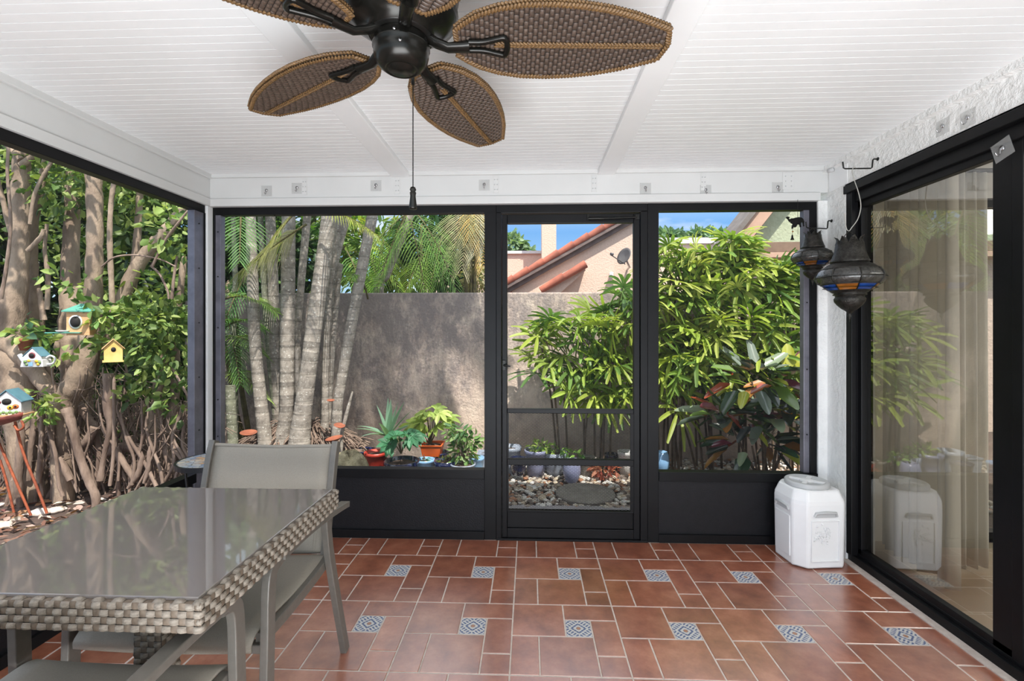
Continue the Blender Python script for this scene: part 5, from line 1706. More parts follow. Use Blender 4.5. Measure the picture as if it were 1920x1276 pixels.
for cx, lb in ((.46, 'round grey concrete stepping stone centred in front of the screen door'), (1.12, 'round grey concrete stepping stone right of the first, partly behind the door frame')):
    m = MB(); m.lathe([(0, GZ - .03), (.245, GZ - .03), (.245, GZ + .022), (.238, GZ + .028), (0, GZ + .028)], (cx, 3.92, 0), 40, smooth=False)
    tag(m.build('stepping_stone', 'stepping_concrete', bevel=.004), lb, 'stepping stone', 'round stepping stones in the gravel')

# ================================================================== LADY PALMS
def lady_palm(px, py_base, Y, zones, label, nc, col_hi, L=.27, seed=1):
    """zones: [(px, py, rx, ry, n_fans, dY)]"""
    random.seed(seed)
    b = atY(px, py_base, Y); b.z = GZ
    t = thing('lady_palm', b, label, 'shrub', 'lady palms against the garden wall')
    strips = []; stalk = MB(); tops = []
    s = Y / F_PX
    for (zx, zy, rx, ry, n, dy) in zones:
        for k in range(n):
            a = random.uniform(0, 2 * PI); r = math.sqrt(random.random())
            ctr = atY(zx, zy, Y + dy)
            p = ctr + Vector((math.cos(a) * r * rx * s, random.uniform(-.22, .22), math.sin(a) * r * ry * s))
            p.y = min(p.y, 4.86)
            tops.append(p)
            out = Vector((p.x - ctr.x, -.25 + random.uniform(-.3, .2), (p.z - ctr.z) * .6 + random.uniform(-.1, .25)))
            if out.length < .05: out = Vector((random.uniform(-1, 1), -.5, .3))
            d = (out.normalized() + Vector((random.uniform(-.6, .6), random.uniform(-.5, .1), random.uniform(-.3, .4)))).normalized()
            nn = Vector((random.uniform(-.5, .5), random.uniform(-.9, -.1), random.uniform(.4, 1.0)))
            c = random.choice(col_hi); v = random.uniform(.8, 1.15)
            fan_palm_leaf(strips, p, d, nn, random.randint(7, 10), L * random.uniform(.8, 1.15), .038, random.uniform(3.4, 4.4), tuple(x * v for x in c), random.uniform(.1, .4))
            q = p - d * random.uniform(.15, .3) + Vector((0, .02, -.10)); q.y = min(q.y, 4.93)
            stalk.tube([q, q.lerp(p, .5) + Vector((0, 0, .02)), p], [.004, .0035, .003], 5, cap=False)
    strip_mesh('foliage', strips, 'leaf', t)
    stalk.build('petioles', 'cane_green', t)
    random.shuffle(tops)
    for k in range(nc):
        tp = tops[k % len(tops)]
        x0 = b.x + (tp.x - b.x) * random.uniform(.45, .8) + random.uniform(-.06, .06); y0 = min(Y + random.uniform(-.1, .15), 4.85)
        m = MB(); pts = [Vector((x0, y0, GZ - .02)), Vector((x0 + (tp.x - x0) * .3, y0 + .02, (tp.z + GZ) * .5)), Vector((x0 + (tp.x - x0) * .8, (y0 + tp.y) / 2, max(.2, tp.z - .12)))]
        pp, rr = smooth_path(pts, [.011, .010, .009], 5); m.tube(pp, rr, 7); m.build('cane', 'branch_dark', t)
HI = [(.34, .42, .07), (.27, .37, .06), (.42, .47, .12), (.20, .32, .06), (.14, .24, .05)]
MID = [(.22, .34, .06), (.15, .27, .06), (.28, .38, .07), (.09, .18, .05)]
lady_palm(1098, 862, 4.55, [(1030, 645, 55, 60, 14, 0), (1100, 660, 60, 75, 28, -.05), (1150, 600, 45, 60, 17, 0), (1120, 720, 60, 35, 13, -.1), (1150, 700, 40, 45, 11, -.15)], 'broad-leaved lady palm seen through the upper half of the screen door', 9, MID + HI[:2], .30, 3)
lady_palm(1235, 862, 4.6, [(1200, 600, 50, 70, 20, 0), (1260, 520, 45, 60, 20, 0), (1300, 600, 60, 90, 31, -.1), (1290, 480, 50, 25, 13, 0.05)], 'tall yellow-green lady palm behind the right door post', 10, HI, .31, 5)
lady_palm(1370, 862, 4.62, [(1350, 500, 60, 45, 34, 0), (1375, 470, 30, 25, 11, 0), (1360, 580, 80, 60, 31, -.1), (1300, 690, 60, 55, 22, -.2), (1260, 730, 30, 50, 11, -.25), (1330, 660, 50, 50, 17, -.2)], 'tallest lady palm filling the middle of the right screened opening', 12, HI, .31, 8)
lady_palm(1470, 862, 4.62, [(1440, 530, 60, 40, 22, 0), (1490, 520, 40, 40, 14, .05), (1440, 630, 60, 50, 17, -.1), (1500, 640, 40, 80, 14, 0), (1420, 690, 50, 40, 11, -.2)], 'darker lady palm under the gable corner at the far right', 10, MID + HI[:1], .30, 11)
lady_palm(1590, 862, 4.6, [(1570, 560, 60, 80, 22, 0), (1640, 620, 60, 100, 25, 0), (1700, 560, 50, 90, 17, 0)], 'lady palm hidden beyond the stucco pier, seen only through the glass', 6, MID, .30, 14)

# ================================================================== CROTON
def croton(px, py, Y, n, label, blobs, seed):
    random.seed(seed)
    b = atY(px, py, Y); b.z = GZ
    t = thing('croton_shrub', b, label, 'shrub')
    cols = [(.030, .06, .03), (.05, .09, .035), (.03, .045, .03), (.30, .06, .03), (.36, .16, .04), (.36, .38, .05), (.12, .20, .04), (.14, .03, .05), (.05, .06, .06), (.03, .07, .04), (.24, .30, .20), (.16, .20, .16)]  # the pale grey-greens paint sky sheen into the leaf colour
    P, D, N, L, W, C = [], [], [], [], [], []
    s = Y / F_PX
    for (bx_, by_, rx, rz, cnt, cw) in blobs:
        c = atY(bx_, by_, Y)
        for k in range(cnt):
            a = random.uniform(0, 2 * PI); el = random.uniform(-.5, 1.2)
            d = Vector((math.cos(a) * math.cos(el), math.sin(a) * math.cos(el) - .25, math.sin(el)))
            p = c + Vector((d.x * rx * s * .45, d.y * rx * s * .45, d.z * rz * s * .45))
            P.append(p); D.append(d + Vector((0, 0, -.15))); N.append((random.uniform(-.3, .3), random.uniform(-.6, 0), 1))
            l_ = random.uniform(.19, .33); L.append(l_); W.append(l_ * random.uniform(.34, .42)); C.append(random.choice(cols if cw else cols[:3] + cols[5:7] + cols[8:]))
    o = leaf_mesh('foliage', P, D, N, L, W, C, m='leaf_glossy', parent=t, fold=.16, droop=.35)
    sb = o.modifiers.new('sub', 'SUBSURF'); sb.levels = 1; sb.render_levels = 2; sb.boundary_smooth = 'PRESERVE_CORNERS'
    for (bx_, by_, rx, rz, cnt, cw) in blobs:
        c = atY(bx_, by_, Y)
        m = MB(); pp, rr = smooth_path([b + Vector((random.uniform(-.08, .08), random.uniform(-.05, .05), -.02)), b.lerp(c, .5) + Vector((random.uniform(-.03, .03), 0, 0)), c], [.013, .011, .007], 5); m.tube(pp, rr, 7); m.build('stem', 'branch_dark', t)
croton(1440, 872, 4.05, 60, 'croton shrub with large glossy red, yellow and dark leaves behind the right kick panel', [(1410, 715, 80, 60, 38, 1), (1475, 725, 80, 60, 36, 1), (1440, 785, 90, 60, 36, 1), (1365, 785, 80, 50, 30, 1), (1490, 810, 70, 50, 28, 0), (1410, 835, 90, 40, 30, 1)], 21)

# ================================================================== BACKGROUND: NEIGHBOUR'S HOUSE
HYD = 12.0
def neighbour():
    P = lambda px, py, dy=0: atY(px, py, HYD + dy)
    base = P(1080, 548); base.z = GZ
    t = thing('neighbour_house', base, 'pinkish stucco house with a tiled gable roof beyond the garden wall', 'house')
    m = MB()
    a = P(960, 532); r = P(1170, 414)
    sl = (r.z - a.z) / (r.x - a.x)
    xr = atY(1216, 400, HYD).x
    ridge = (xr, HYD, a.z + sl * (xr - a.x))
    poly = [(a.x, HYD, GZ), (xr, HYD, GZ), ridge, (a.x, HYD, a.z)]
    m.prism(poly, (0, 7, 0)); m.build('gable_wall', 'house_stucco', t)
    def rake(p0, p1, w, name, n, over=.16):
        p0, p1 = Vector(p0), Vector(p1); d = (p1 - p0); L_ = d.length; d.normalize(); up = Vector((-d.z, 0, d.x))
        m = MB()
        k = int(L_ / .42)
        for i in range(k):
            q0 = p0 + d * (L_ * i / k) + up * (.07 + .02 * 0); q1 = p0 + d * (L_ * (i + 1.06) / k) + up * .09
            m.tube([q0 + Vector((0, -over, 0)), q1 + Vector((0, -over, 0))], [.085, .105], 10)
        return m.build(name, 'roof_tile', t)
    rake((a.x - .3, HYD, a.z - .3 * sl), (ridge[0], HYD, ridge[2]), .2, 'rake_tiles', 0)
    d = Vector((1, 0, sl)).normalized(); up = Vector((-d.z, 0, d.x))
    p0 = Vector((a.x - .3, HYD, a.z - .3 * sl)); p1 = Vector(ridge)
    m = MB(); m.prism([p0 + up * .02, p1 + up * .02, p1 - up * .16, p0 - up * .16], (0, -.12, 0)); m.prism([p0 + up * .04 + Vector((0, -.12, 0)), p1 + up * .04 + Vector((0, -.12, 0)), p1 - up * .06 + Vector((0, -.12, 0)), p0 - up * .06 + Vector((0, -.12, 0))], (0, -.10, 0))
    m.build('rake_fascia', 'roof_fascia', t)
    m = MB(); q1 = p1 + up * .06; q0 = p0 + up * .06
    m.prism([q0, q1, q1 + up * .06, q0 + up * .06], (0, 7.2, 0)); m.build('roof_slope', 'roof_tile', t)
    # small lower tiled hip in front of the wall
    e0, e1 = P(1016, 549, -.3), P(1098, 503, -.3)
    rake(e0, e1, .16, 'lower_rake_tiles', 0, .1)
    m = MB(); d2 = (e1 - e0).normalized(); u2 = Vector((-d2.z, 0, d2.x)); m.prism([e0 + u2 * .03, e1 + u2 * .03, Vector((e1.x, e1.y, e1.z - .05)), Vector((e0.x, e0.y, e0.z - .4)), ], (0, .32, 0)); m.build('lower_wall', 'house_stucco', t)
    # chimney and flat wing
    c0, c1 = P(1016, 400, 2.5), P(1043, 400, 2.5)
    m = MB(); m.box((c0.x, HYD + 2.5, GZ), (c1.x, HYD + 3.4, c0.z + .9)); m.box((c0.x - .06, HYD + 2.44, c0.z + .9), (c1.x + .06, HYD + 3.46, c0.z + 1.02)); m.build('chimney', 'house_stucco', t)
    f0 = P(930, 476, 3.5); f1 = P(1018, 476, 3.5)
    m = MB(); m.box((f0.x - 2.5, HYD + 3.5, GZ), (f1.x, HYD + 6.5, f0.z)); m.build('flat_wing', 'house_stucco', t)
    m = MB(); m.box((f0.x - 2.55, HYD + 3.42, f0.z), (f1.x, HYD + 6.5, f0.z + .09)); m.build('wing_coping', 'white_ceramic', t)
    # right-hand flat parapet (behind the lady palms)
    g0 = P(1228, 452, 1.0)
    # satellite dish and lamp on the gable
    s = P(1176, 505); s.y = HYD - .02
    td = thing('satellite_dish', s, 'grey satellite dish mounted on the pink gable wall', 'satellite dish')
    cdir = Vector((-.78, -.55, .32)).normalized(); M = cdir.to_track_quat('Z', 'Y').to_matrix()
    ctr = P(1172, 481, -.42)
    m = MB(); m.lathe([(0, 0), (.10, .008), (.17, .024), (.215, .042), (.215, .048), (.16, .032), (0, .01)], ctr, 28, M=M); m.build('reflector', 'dish_grey', td)
    m = MB(); m.tube([s, s + Vector((0, -.25, .02)), ctr - cdir * .01 + Vector((0, 0, -.02))], .028, 8); m.build('mast', 'chrome', td)
    lnb = P(1145, 476, -.75)
    m = MB(); m.tube([ctr + Vector((0, 0, -.18)), lnb + Vector((.02, 0, -.03))], .014, 6); m.build('feed_arm', 'dish_grey', td)
    m = MB(); m.tube([lnb, lnb + Vector((.06, .03, .0))], .035, 8); m.build('receiver', 'dish_grey', td)
    l = P(1146, 513); l.y = HYD - .01
    tl = thing('wall_lamp', l, 'small white outdoor lamp on the pink wall below the dish', 'lamp')
    m = MB(); m.lathe([(.05, 0), (.05, .03), (0, .035)], l, 12, M=Vector((0, -1, 0)).to_track_quat('Z', 'Y').to_matrix()); m.build('mount', 'white_ceramic', tl)
    m = MB(); m.tube([l + Vector((0, -.03, 0)), l + Vector((-.02, -.14, -.02)), l + Vector((-.05, -.24, -.10))], [.03, .045, .06], 10); m.build('lamp_head', 'white_ceramic', tl)
neighbour()
def parapet():
    P = lambda px, py: atY(px, py, 20.0)
    a, b = P(1195, 452), P(1420, 452)
    t = thing('flat_roofed_house', (a.x + 3, 20, GZ), 'low pink flat-roofed house with white coping far behind the lady palms', 'house')
    m = MB(); m.box((a.x, 20.0, GZ), (b.x + 2, 26, a.z - .12)); m.build('wall', 'house_stucco', t)
    m = MB(); m.box((a.x - .1, 19.9, a.z - .12), (b.x + 2, 26, a.z + .12)); m.build('coping', 'white_ceramic', t)
parapet()

# gable of the house on the right
def gable():
    Y = 6.2
    P = lambda px, py, dy=0: atY(px, py, Y + dy)
    b = P(1600, 480); b.z = GZ
    t = thing('gable_house', b, 'neighbouring house with a sage green gable and wide beige barge board at upper right', 'house')
    tip = P(1386, 478); up1 = P(1452, 394)
    sl = (up1.z - tip.z) / (up1.x - tip.x)
    xr = tip.x + 3.4
    # sage gable triangle, set back under the rake
    g = P(1390, 472, .35)
    zb = P(1400, 452, .35).z
    m = MB(); m.prism([(tip.x + .1, Y + .35, zb - .05), (xr * 2 - tip.x, Y + .35, zb - .05), (xr, Y + .35, tip.z + sl * (xr - tip.x))], (0, .12, 0)); m.build('gable_wall', 'gable_sage', t)
    bw = .36
    d = Vector((1, 0, sl)).normalized()
    top = Vector((xr, Y, tip.z + sl * (xr - tip.x)))
    # barge board: vertical-cut board following the slope
    m = MB(); w = Vector((.30, 0, 0))
    low = Vector((tip.x, Y, tip.z)); lf = P(1374, 438)
    hgt = P(1380, 436).z - tip.z
    m.prism([low, low + d * 6.5, low + d * 6.5 + Vector((0, 0, hgt)), Vector((tip.x - .06, Y, tip.z + hgt * .92))], (0, .05, 0)); m.build('barge_board', 'gable_board', t, .006)
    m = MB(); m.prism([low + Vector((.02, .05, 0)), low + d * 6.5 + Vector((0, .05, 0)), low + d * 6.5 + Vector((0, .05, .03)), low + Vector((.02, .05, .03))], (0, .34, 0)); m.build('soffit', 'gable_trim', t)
    # roof plane with thickness
    q = Vector((tip.x - .30, Y - .06, tip.z + hgt * .92 - .30 * sl + .03))
    m = MB(); m.prism([q, q + d * 7.2, q + d * 7.2 + Vector((0, 0, .10)), q + Vector((0, 0, .10))], (0, .55, 0)); m.build('roof_slope', 'gable_roof', t)
    m = MB(); m.box((q.x - .02, Y + .0, q.z - .16), (q.x + .05, Y + .5, q.z + .09)); m.build('eave_fascia', 'gable_roof', t)
    # horizontal trim band and shadowed soffit below the gable
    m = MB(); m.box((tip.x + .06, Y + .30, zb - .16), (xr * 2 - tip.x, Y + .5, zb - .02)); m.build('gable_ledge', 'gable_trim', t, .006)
    m = MB(); m.box((tip.x + .02, Y + .10, tip.z - .02), (xr * 2 - tip.x, Y + .46, tip.z + .05)); m.build('lower_trim', 'gable_board', t, .006)
    m = MB(); m.box((tip.x + .45, Y + .36, GZ), (xr * 2 - tip.x, Y + .6, zb - .1)); m.build('wall', 'house_stucco', t)
gable()

# ================================================================== TREES AND HEDGES BEYOND
def tree(name, label, blobs, size, cols, trunk, group, up=.5, cat='tree', asp=.5, rad=.08):
    c = Vector((trunk[0], trunk[1], GZ))
    t = thing(name, c, label, cat, group)
    leaf_mesh('foliage', *cloud(blobs, size, cols, up=up, asp=asp), m='leaf', parent=t)
    m = MB()
    for (q, r, n) in blobs[:4]:
        pp, rr = smooth_path([c + Vector((0, 0, -.05)), c.lerp(Vector(q), .5) + Vector((random.uniform(-.15, .15), 0, .1)), Vector(q)], [rad, rad * .8, rad * .4], 5); m.tube(pp, rr, 8)
    m.build('trunk', 'bark_ficus', t)
    return t
BT = 'trees and shrubs beyond the garden wall'
DK = [(.035, .09, .03), (.05, .12, .03), (.025, .06, .02), (.08, .16, .04)]
MD = [(.10, .20, .04), (.14, .25, .05), (.07, .15, .03), (.2, .3, .06)]
def B(px, py, Y, rx, rz, n, ry=None):
    s = Y / F_PX
    return (atY(px, py, Y), (rx * s, (ry or rx * .7) * s, rz * s), n)
p = atY(850, 560, 7.6)
tree('dark_leaf_tree', 'dark drooping-leaved tree behind the wall near the left door post', [B(850, 470, 7.6, 60, 80, 1500), B(790, 450, 7.8, 60, 60, 700), B(880, 420, 7.6, 50, 50, 500)], .17, DK, (p.x, p.y), BT, asp=.32)
p = atY(890, 560, 6.6)
tree('pale_shrub', 'pale dry-leaved shrub at the wall top beside the left door post', [B(893, 520, 6.4, 30, 34, 420)], .07, [(.42, .40, .22), (.34, .33, .16), (.5, .46, .30)], (p.x, p.y), BT)
p = atY(720, 560, 8.4)
tree('bright_leaf_tree', 'yellow-green leafy tree behind the leaning palm trunks', [B(700, 480, 8.4, 90, 80, 900), B(760, 500, 8.2, 50, 60, 500), B(640, 450, 8.6, 60, 70, 500)], .20, MD + [(.30, .32, .05)], (p.x, p.y), BT, asp=.3)
p = atY(440, 560, 6.6)
tree('dark_leaf_tree', 'dark broad tree filling the view left of the palm clump', [B(450, 480, 6.8, 80, 110, 1200), B(540, 470, 7.2, 80, 100, 900), B(440, 660, 5.6, 60, 90, 700)], .16, DK + MD[:1], (p.x, 5.6), BT, asp=.35)
p = atY(960, 470, 24)
tree('distant_tree', 'distant round green tree behind the flat wing of the pink house', [B(955, 462, 24, 34, 22, 420), B(985, 474, 24, 16, 6, 60)], .42, [(.16, .26, .14), (.22, .32, .18)], (p.x, p.y), BT)
p = atY(1265, 446, 30)
tree('distant_tree', 'distant low row of trees above the far flat roof', [B(1255, 444, 30, 28, 9, 300), B(1310, 442, 30, 30, 10, 300), B(1355, 446, 30, 20, 8, 160)], .5, [(.12, .22, .12), (.18, .28, .16)], (p.x, p.y), BT)
# areca palms behind the wall with arching fronds
def areca(px, Y, label, n, specs, trunk=None):
    b = atY(px, 560, Y); b.z = GZ
    t = thing('areca_palm', b, label, 'palm', 'leafy palms beyond the garden wall')
    if trunk:
        m = MB(); W3 = [b + Vector((0, 0, -.03))] + [atY(a, c, Y) for a, c, r in trunk]; ring_tube(m, W3, [trunk[0][2] * Y / F_PX] + [r * Y / F_PX for a, c, r in trunk], 0); m.build('trunk', 'palm_bark', t)
    for (x0, y0, x1, y1, L_, ll, col, dr) in specs:
        a = atY(x0, y0, Y); d = atY(x1, y1, Y - .3) - a
        pinnate(t, a, d, L_, ll, 24, col, droop=dr, lw=.013, hang=.45)
    if not trunk:
        m = MB()
        for (x0, y0, *_r) in specs[:3]:
            a = atY(x0, y0, Y); m.tube([b + Vector((random.uniform(-.1, .1), 0, -.03)), b.lerp(a, .5), a], [.03, .025, .02], 7)
        m.build('canes', 'cane_green', t)
areca(712, 5.7, 'pale palm trunk with drooping fronds leaning right beyond the wall', 3,
      [(772, 395, 690, 440, 1.0, .45, (.26, .38, .06), .5), (772, 392, 830, 440, 1.0, .45, (.14, .28, .05), .6), (760, 400, 700, 520, 1.0, .42, (.12, .26, .05), .3), (765, 395, 800, 520, 1.0, .42, (.20, .34, .06), .3), (770, 390, 720, 470, .9, .45, (.16, .30, .05), .4)],
      [(709, 555, 10), (722, 515, 10), (741, 470, 9.5), (772, 395, 9)])
areca(790, 6.5, 'green feather palm hanging over the wall behind the leaning trunks', 3,
      [(800, 470, 760, 520, .8, .4, (.22, .36, .05), .5), (680, 430, 740, 480, .9, .4, (.26, .40, .06), .5), (790, 420, 840, 500, .9, .4, (.12, .26, .05), .5), (650, 470, 690, 540, .9, .4, (.12, .28, .05), .4), (720, 450, 700, 540, .9, .4, (.20, .36, .05), .3), (830, 440, 800, 540, .9, .42, (.14, .28, .05), .3)])
areca(880, 6.0, 'dry browning palm fronds hanging down beside the left door post', 3,
      [(885, 380, 870, 450, .75, .45, (.42, .38, .24), .3), (895, 375, 905, 450, .75, .4, (.46, .30, .10), .3), (870, 380, 850, 450, .7, .42, (.30, .32, .16), .3), (905, 380, 890, 450, .6, .4, (.36, .36, .3), .3)])
areca(460, 4.82, 'green feather palm in the shade left of the palm clump', 3,
      [(440, 560, 500, 520, .8, .32, (.14, .28, .06), .5), (420, 640, 470, 600, .8, .3, (.22, .36, .08), .5), (430, 700, 480, 680, .7, .28, (.26, .38, .08), .5), (440, 620, 400, 560, .8, .3, (.10, .24, .06), .5), (425, 590, 445, 660, .7, .3, (.14, .3, .08), .3), (470, 500, 430, 560, .8, .3, (.08, .2, .06), .4), (690, 560, 670, 470, .8, .3, (.18, .32, .06), .6)])
# ================================================================== FICUS WITH AERIAL ROOTS (left)
random.seed(31)
def PX(pts, t):
    return [atT(a, b, t + (c[0] if c else 0)) for a, b, r, *c in pts], [r * t / F_PX for a, b, r, *c in pts]
def ficus():
    base = atT(110, 940, 3.85); base.z = GZ
    t = thing('ficus_tree', base, 'large many-stemmed ficus tree with tangled aerial roots outside the left screen', 'tree')
    def limb(name, pts, T_, m_='bark_ficus', ext=None):
        P, R = PX(pts, T_)
        if ext: P.append(P[-1] + Vector(ext)); R.append(R[-1] * .8)
        pp, rr = smooth_path(P, R, 6)
        rr = [r * (1 + .06 * math.sin(i * 1.7) + random.uniform(-.03, .03)) for i, r in enumerate(rr)]
        m = MB(); m.tube(pp, rr, 12); return m.build(name, m_, t)
    up = (0.1, .05, .7)
    limb('trunk', [(60, 1000, 24), (58, 900, 26), (40, 780, 26), (28, 690, 30), (12, 640, 32), (20, 590, 24), (34, 500, 15), (38, 400, 15), (40, 320, 13), (46, 250, 11)], 3.8, ext=up)
    limb('trunk', [(120, 960, 15), (118, 850, 18), (122, 760, 22), (148, 712, 21), (162, 660, 17), (172, 600, 15), (176, 520, 13.5), (178, 430, 13), (176, 340, 13), (172, 280, 12)], 3.78, ext=up)
    limb('trunk', [(150, 900, 15), (150, 800, 18), (145, 720, 24), (138, 650, 24), (136, 590, 20), (132, 500, 14), (136, 400, 12), (140, 290, 11)], 4.15, ext=up)
    limb('branch', [(14, 640, 22), (48, 672, 15), (78, 712, 13.5), (102, 742, 13), (124, 756, 14)], 3.76)
    limb('branch', [(152, 730, 11), (176, 680, 11), (200, 630, 11.5), (225, 575, 12), (246, 520, 12), (272, 478, 11), (305, 440, 11), (330, 410, 10), (350, 375, 9)], 3.95, ext=(.2, 0, .4))
    limb('branch', [(70, 640, 13), (66, 590, 12), (60, 530, 11), (57, 480, 11), (62, 420, 8), (80, 330, 6)], 4.0, ext=up)
    limb('branch', [(212, 600, 5), (209, 530, 4.5), (206, 460, 4.5), (207, 400, 4), (214, 340, 4)], 3.7, ext=up)
    limb('branch', [(248, 540, 7), (255, 470, 6.5), (260, 410, 6), (266, 330, 5)], 4.1, ext=up)
    limb('branch', [(92, 720, 6), (92, 690, 7), (104, 665, 6), (108, 640, 4)], 3.85)
    limb('branch', [(38, 470, 5), (20, 430, 5), (4, 370, 4), (-10, 320, 4)], 3.8)
    limb('branch', [(52, 470, 4), (76, 445, 4), (82, 430, 3)], 3.75)
    limb('branch', [(2, 560, 3), (12, 500, 3), (20, 420, 2.5), (14, 330, 2.5), (16, 270, 2.5)], 3.5, 'root_brown')
    limb('branch', [(40, 300, 6), (22, 280, 5), (-10, 250, 5)], 3.75); limb('branch', [(40, 310, 6), (70, 285, 5), (84, 262, 5)], 3.75); limb('branch', [(56, 420, 3), (66, 360, 3), (98, 300, 3), (110, 270, 3)], 3.7)
    limb('branch', [(88, 580, 4), (90, 520, 4), (84, 470, 3), (88, 420, 3)], 3.9)
    limb('branch', [(82, 600, 5), (76, 560, 4), (74, 540, 4)], 3.9)
    limb('branch', [(285, 500, 2.5), (310, 450, 2.2), (340, 410, 2), (352, 395, 1.6)], 3.4, 'root_brown')
    limb('branch', [(190, 500, 1.6), (215, 482, 1.6), (255, 478, 1.6), (300, 486, 1.4), (330, 500, 1.2)], 3.4, 'root_brown')
    limb('branch', [(322, 560, 3), (326, 520, 2.5), (332, 480, 2)], 3.5, 'root_brown')
    limb('branch', [(283, 498, 2), (300, 515, 2), (314, 545, 1.8), (316, 560, 1.6)], 3.45, 'root_brown')
    # right hand stems
    limb('trunk', [(286, 905, 13), (284, 830, 9), (292, 770, 9), (300, 700, 8), (318, 640, 7), (336, 560, 6), (345, 480, 5)], 3.95)
    limb('trunk', [(318, 880, 10), (308, 832, 9), (318, 790, 10), (328, 740, 8), (330, 680, 7), (328, 620, 6)], 4.05)
    limb('branch', [(318, 680, 2.2), (340, 720, 2.2), (358, 752, 2)], 3.6, 'root_brown')
    # aerial roots
    roots = [
     [(124, 765, 9), (136, 800, 7), (148, 850, 6.5), (166, 900, 7), (180, 935, 7), (172, 985, 5)],
     [(146, 756, 8), (170, 790, 6), (178, 800, 6), (186, 850, 4), (180, 900, 5), (176, 920, 4)],
     [(178, 800, 8), (164, 826, 8), (150, 835, 7)],
     [(204, 700, 8), (202, 760, 8), (206, 800, 5), (196, 850, 4), (188, 900, 6)],
     [(60, 770, 4), (62, 810, 5), (56, 850, 5), (54, 900, 4)],
     [(80, 780, 4), (76, 850, 4), (72, 905, 4)],
     [(98, 780, 5), (100, 840, 4), (116, 870, 6), (132, 900, 5)],
     [(140, 880, 5), (112, 905, 5), (90, 930, 5), (80, 945, 4)],
     [(150, 790, 3), (140, 850, 3), (124, 900, 3)],
     [(192, 800, 3), (216, 850, 3), (236, 900, 3)],
     [(214, 720, 3), (214, 790, 3), (212, 860, 3), (206, 910, 3)],
     [(222, 850, 6), (240, 880, 5), (256, 905, 5)],
     [(200, 845, 10), (240, 838, 9), (272, 842, 8)],
     [(280, 850, 4), (278, 880, 4), (270, 905, 3)],
     [(300, 850, 3), (286, 890, 3), (272, 915, 2)],
     [(266, 860, 4), (258, 890, 5), (240, 915, 3)],
     [(326, 840, 4), (340, 860, 3), (356, 885, 3)],
     [(310, 845, 5), (316, 870, 4), (318, 895, 4)],
     [(20, 960, 7), (26, 925, 5), (24, 900, 4)], [(26, 940, 5), (12, 950, 5), (-10, 965, 5)], [(36, 935, 6), (24, 948, 6), (0, 970, 5)],
     [(24, 905, 5), (16, 935, 4), (8, 960, 4)],
     [(90, 800, 3), (104, 850, 3), (110, 905, 3), (118, 930, 3)],
     [(40, 800, 5), (38, 850, 7), (34, 900, 7), (40, 950, 6)],
     [(0, 830, 5), (10, 870, 4), (22, 905, 4)],
    ]
    for r in roots:
        if r[0][2] < 8: r = [(r[0][0], r[0][1] - 14, .8)] + r
        limb('aerial_root', r, 3.7 + random.uniform(-.12, .15), 'root_brown')
    for k in range(70):
        x0 = random.uniform(20, 350); y0 = random.uniform(690, 800); x1 = x0 + random.gauss(0, 42); y1 = random.uniform(885, 935)
        if x0 > 250: y0 = random.uniform(760, 840)
        w = random.uniform(.9, 3.0); T_ = random.uniform(3.65, 4.25)
        limb('aerial_root', [(x0, y0 - 20, .5), (x0, y0, w * .8), (x0 + (x1 - x0) * .3 + random.gauss(0, 8), y0 + (y1 - y0) * .35, w), (x0 + (x1 - x0) * .7 + random.gauss(0, 8), y0 + (y1 - y0) * .7, w), (x1, y1 + 10, w * 1.3)], T_, 'root_brown')
    # fine hair roots: beyond counting
    m = MB()
    for k in range(900):
        x0 = random.uniform(-10, 360); y0 = random.uniform(680, 860)
        if x0 > 230: y0 = random.uniform(740, 880)
        T_ = random.uniform(3.7, 4.7); a = random.gauss(PI / 2, .8); L_ = random.uniform(30, 110)
        pts = [(x0, y0), (x0 + math.cos(a) * L_ * .5 + random.gauss(0, 8), y0 + abs(math.sin(a)) * L_ * .5), (x0 + math.cos(a) * L_, min(925, y0 + abs(math.sin(a)) * L_))]
        pp, _ = smooth_path([atT(u, v, T_) for u, v in pts], [1] * 3, 3)
        m.tube(pp, random.uniform(.0015, .0045), 4, cap=False)
    o = m.build('hair_roots', 'root_brown', t); o['kind'] = 'stuff'
    # leaves
    LC = [(.10, .18, .05), (.16, .25, .07), (.24, .33, .09), (.06, .11, .03), (.34, .42, .14)]
    Bl = []
    def bl(px, py, T_, rx, ry, n):
        s = T_ / F_PX; Bl.append((atT(px, py, T_), (rx * s, .35, ry * s), n))
    for a in ((60, 300, 4.2, 60, 40, 130), (120, 350, 4.0, 50, 60, 230), (200, 330, 4.0, 60, 40, 190), (130, 280, 4.0, 60, 30, 160), (280, 370, 4.1, 60, 35, 170), (335, 440, 3.6, 30, 60, 150), (310, 540, 4.1, 50, 40, 120), (150, 530, 3.7, 25, 25, 50), (220, 380, 4.1, 40, 30, 70),
              (290, 600, 3.7, 60, 50, 330), (250, 640, 3.8, 50, 35, 200), (325, 640, 3.7, 35, 80, 260), (300, 720, 3.9, 45, 40, 160), (350, 740, 3.7, 15, 50, 70), (200, 580, 3.6, 25, 20, 60), (60, 340, 4.2, 40, 30, 60), (30, 420, 4.2, 40, 60, 90), (90, 450, 4.3, 40, 60, 130)):
        bl(*a)
    leaf_mesh('foliage', *cloud(Bl, .078, LC, asp=.52, up=.4), m='leaf', parent=t)
    # canopy over the view
    Bl2 = []
    for k in range(14):
        Bl2.append((Vector((random.uniform(-5.2, -2.6), random.uniform(2.4, 5.2), random.uniform(2.9, 4.2))), (.6, .6, .35), 150))
    leaf_mesh('canopy', *cloud(Bl2, .11, LC, asp=.52, up=.6), m='leaf', parent=t)
ficus()
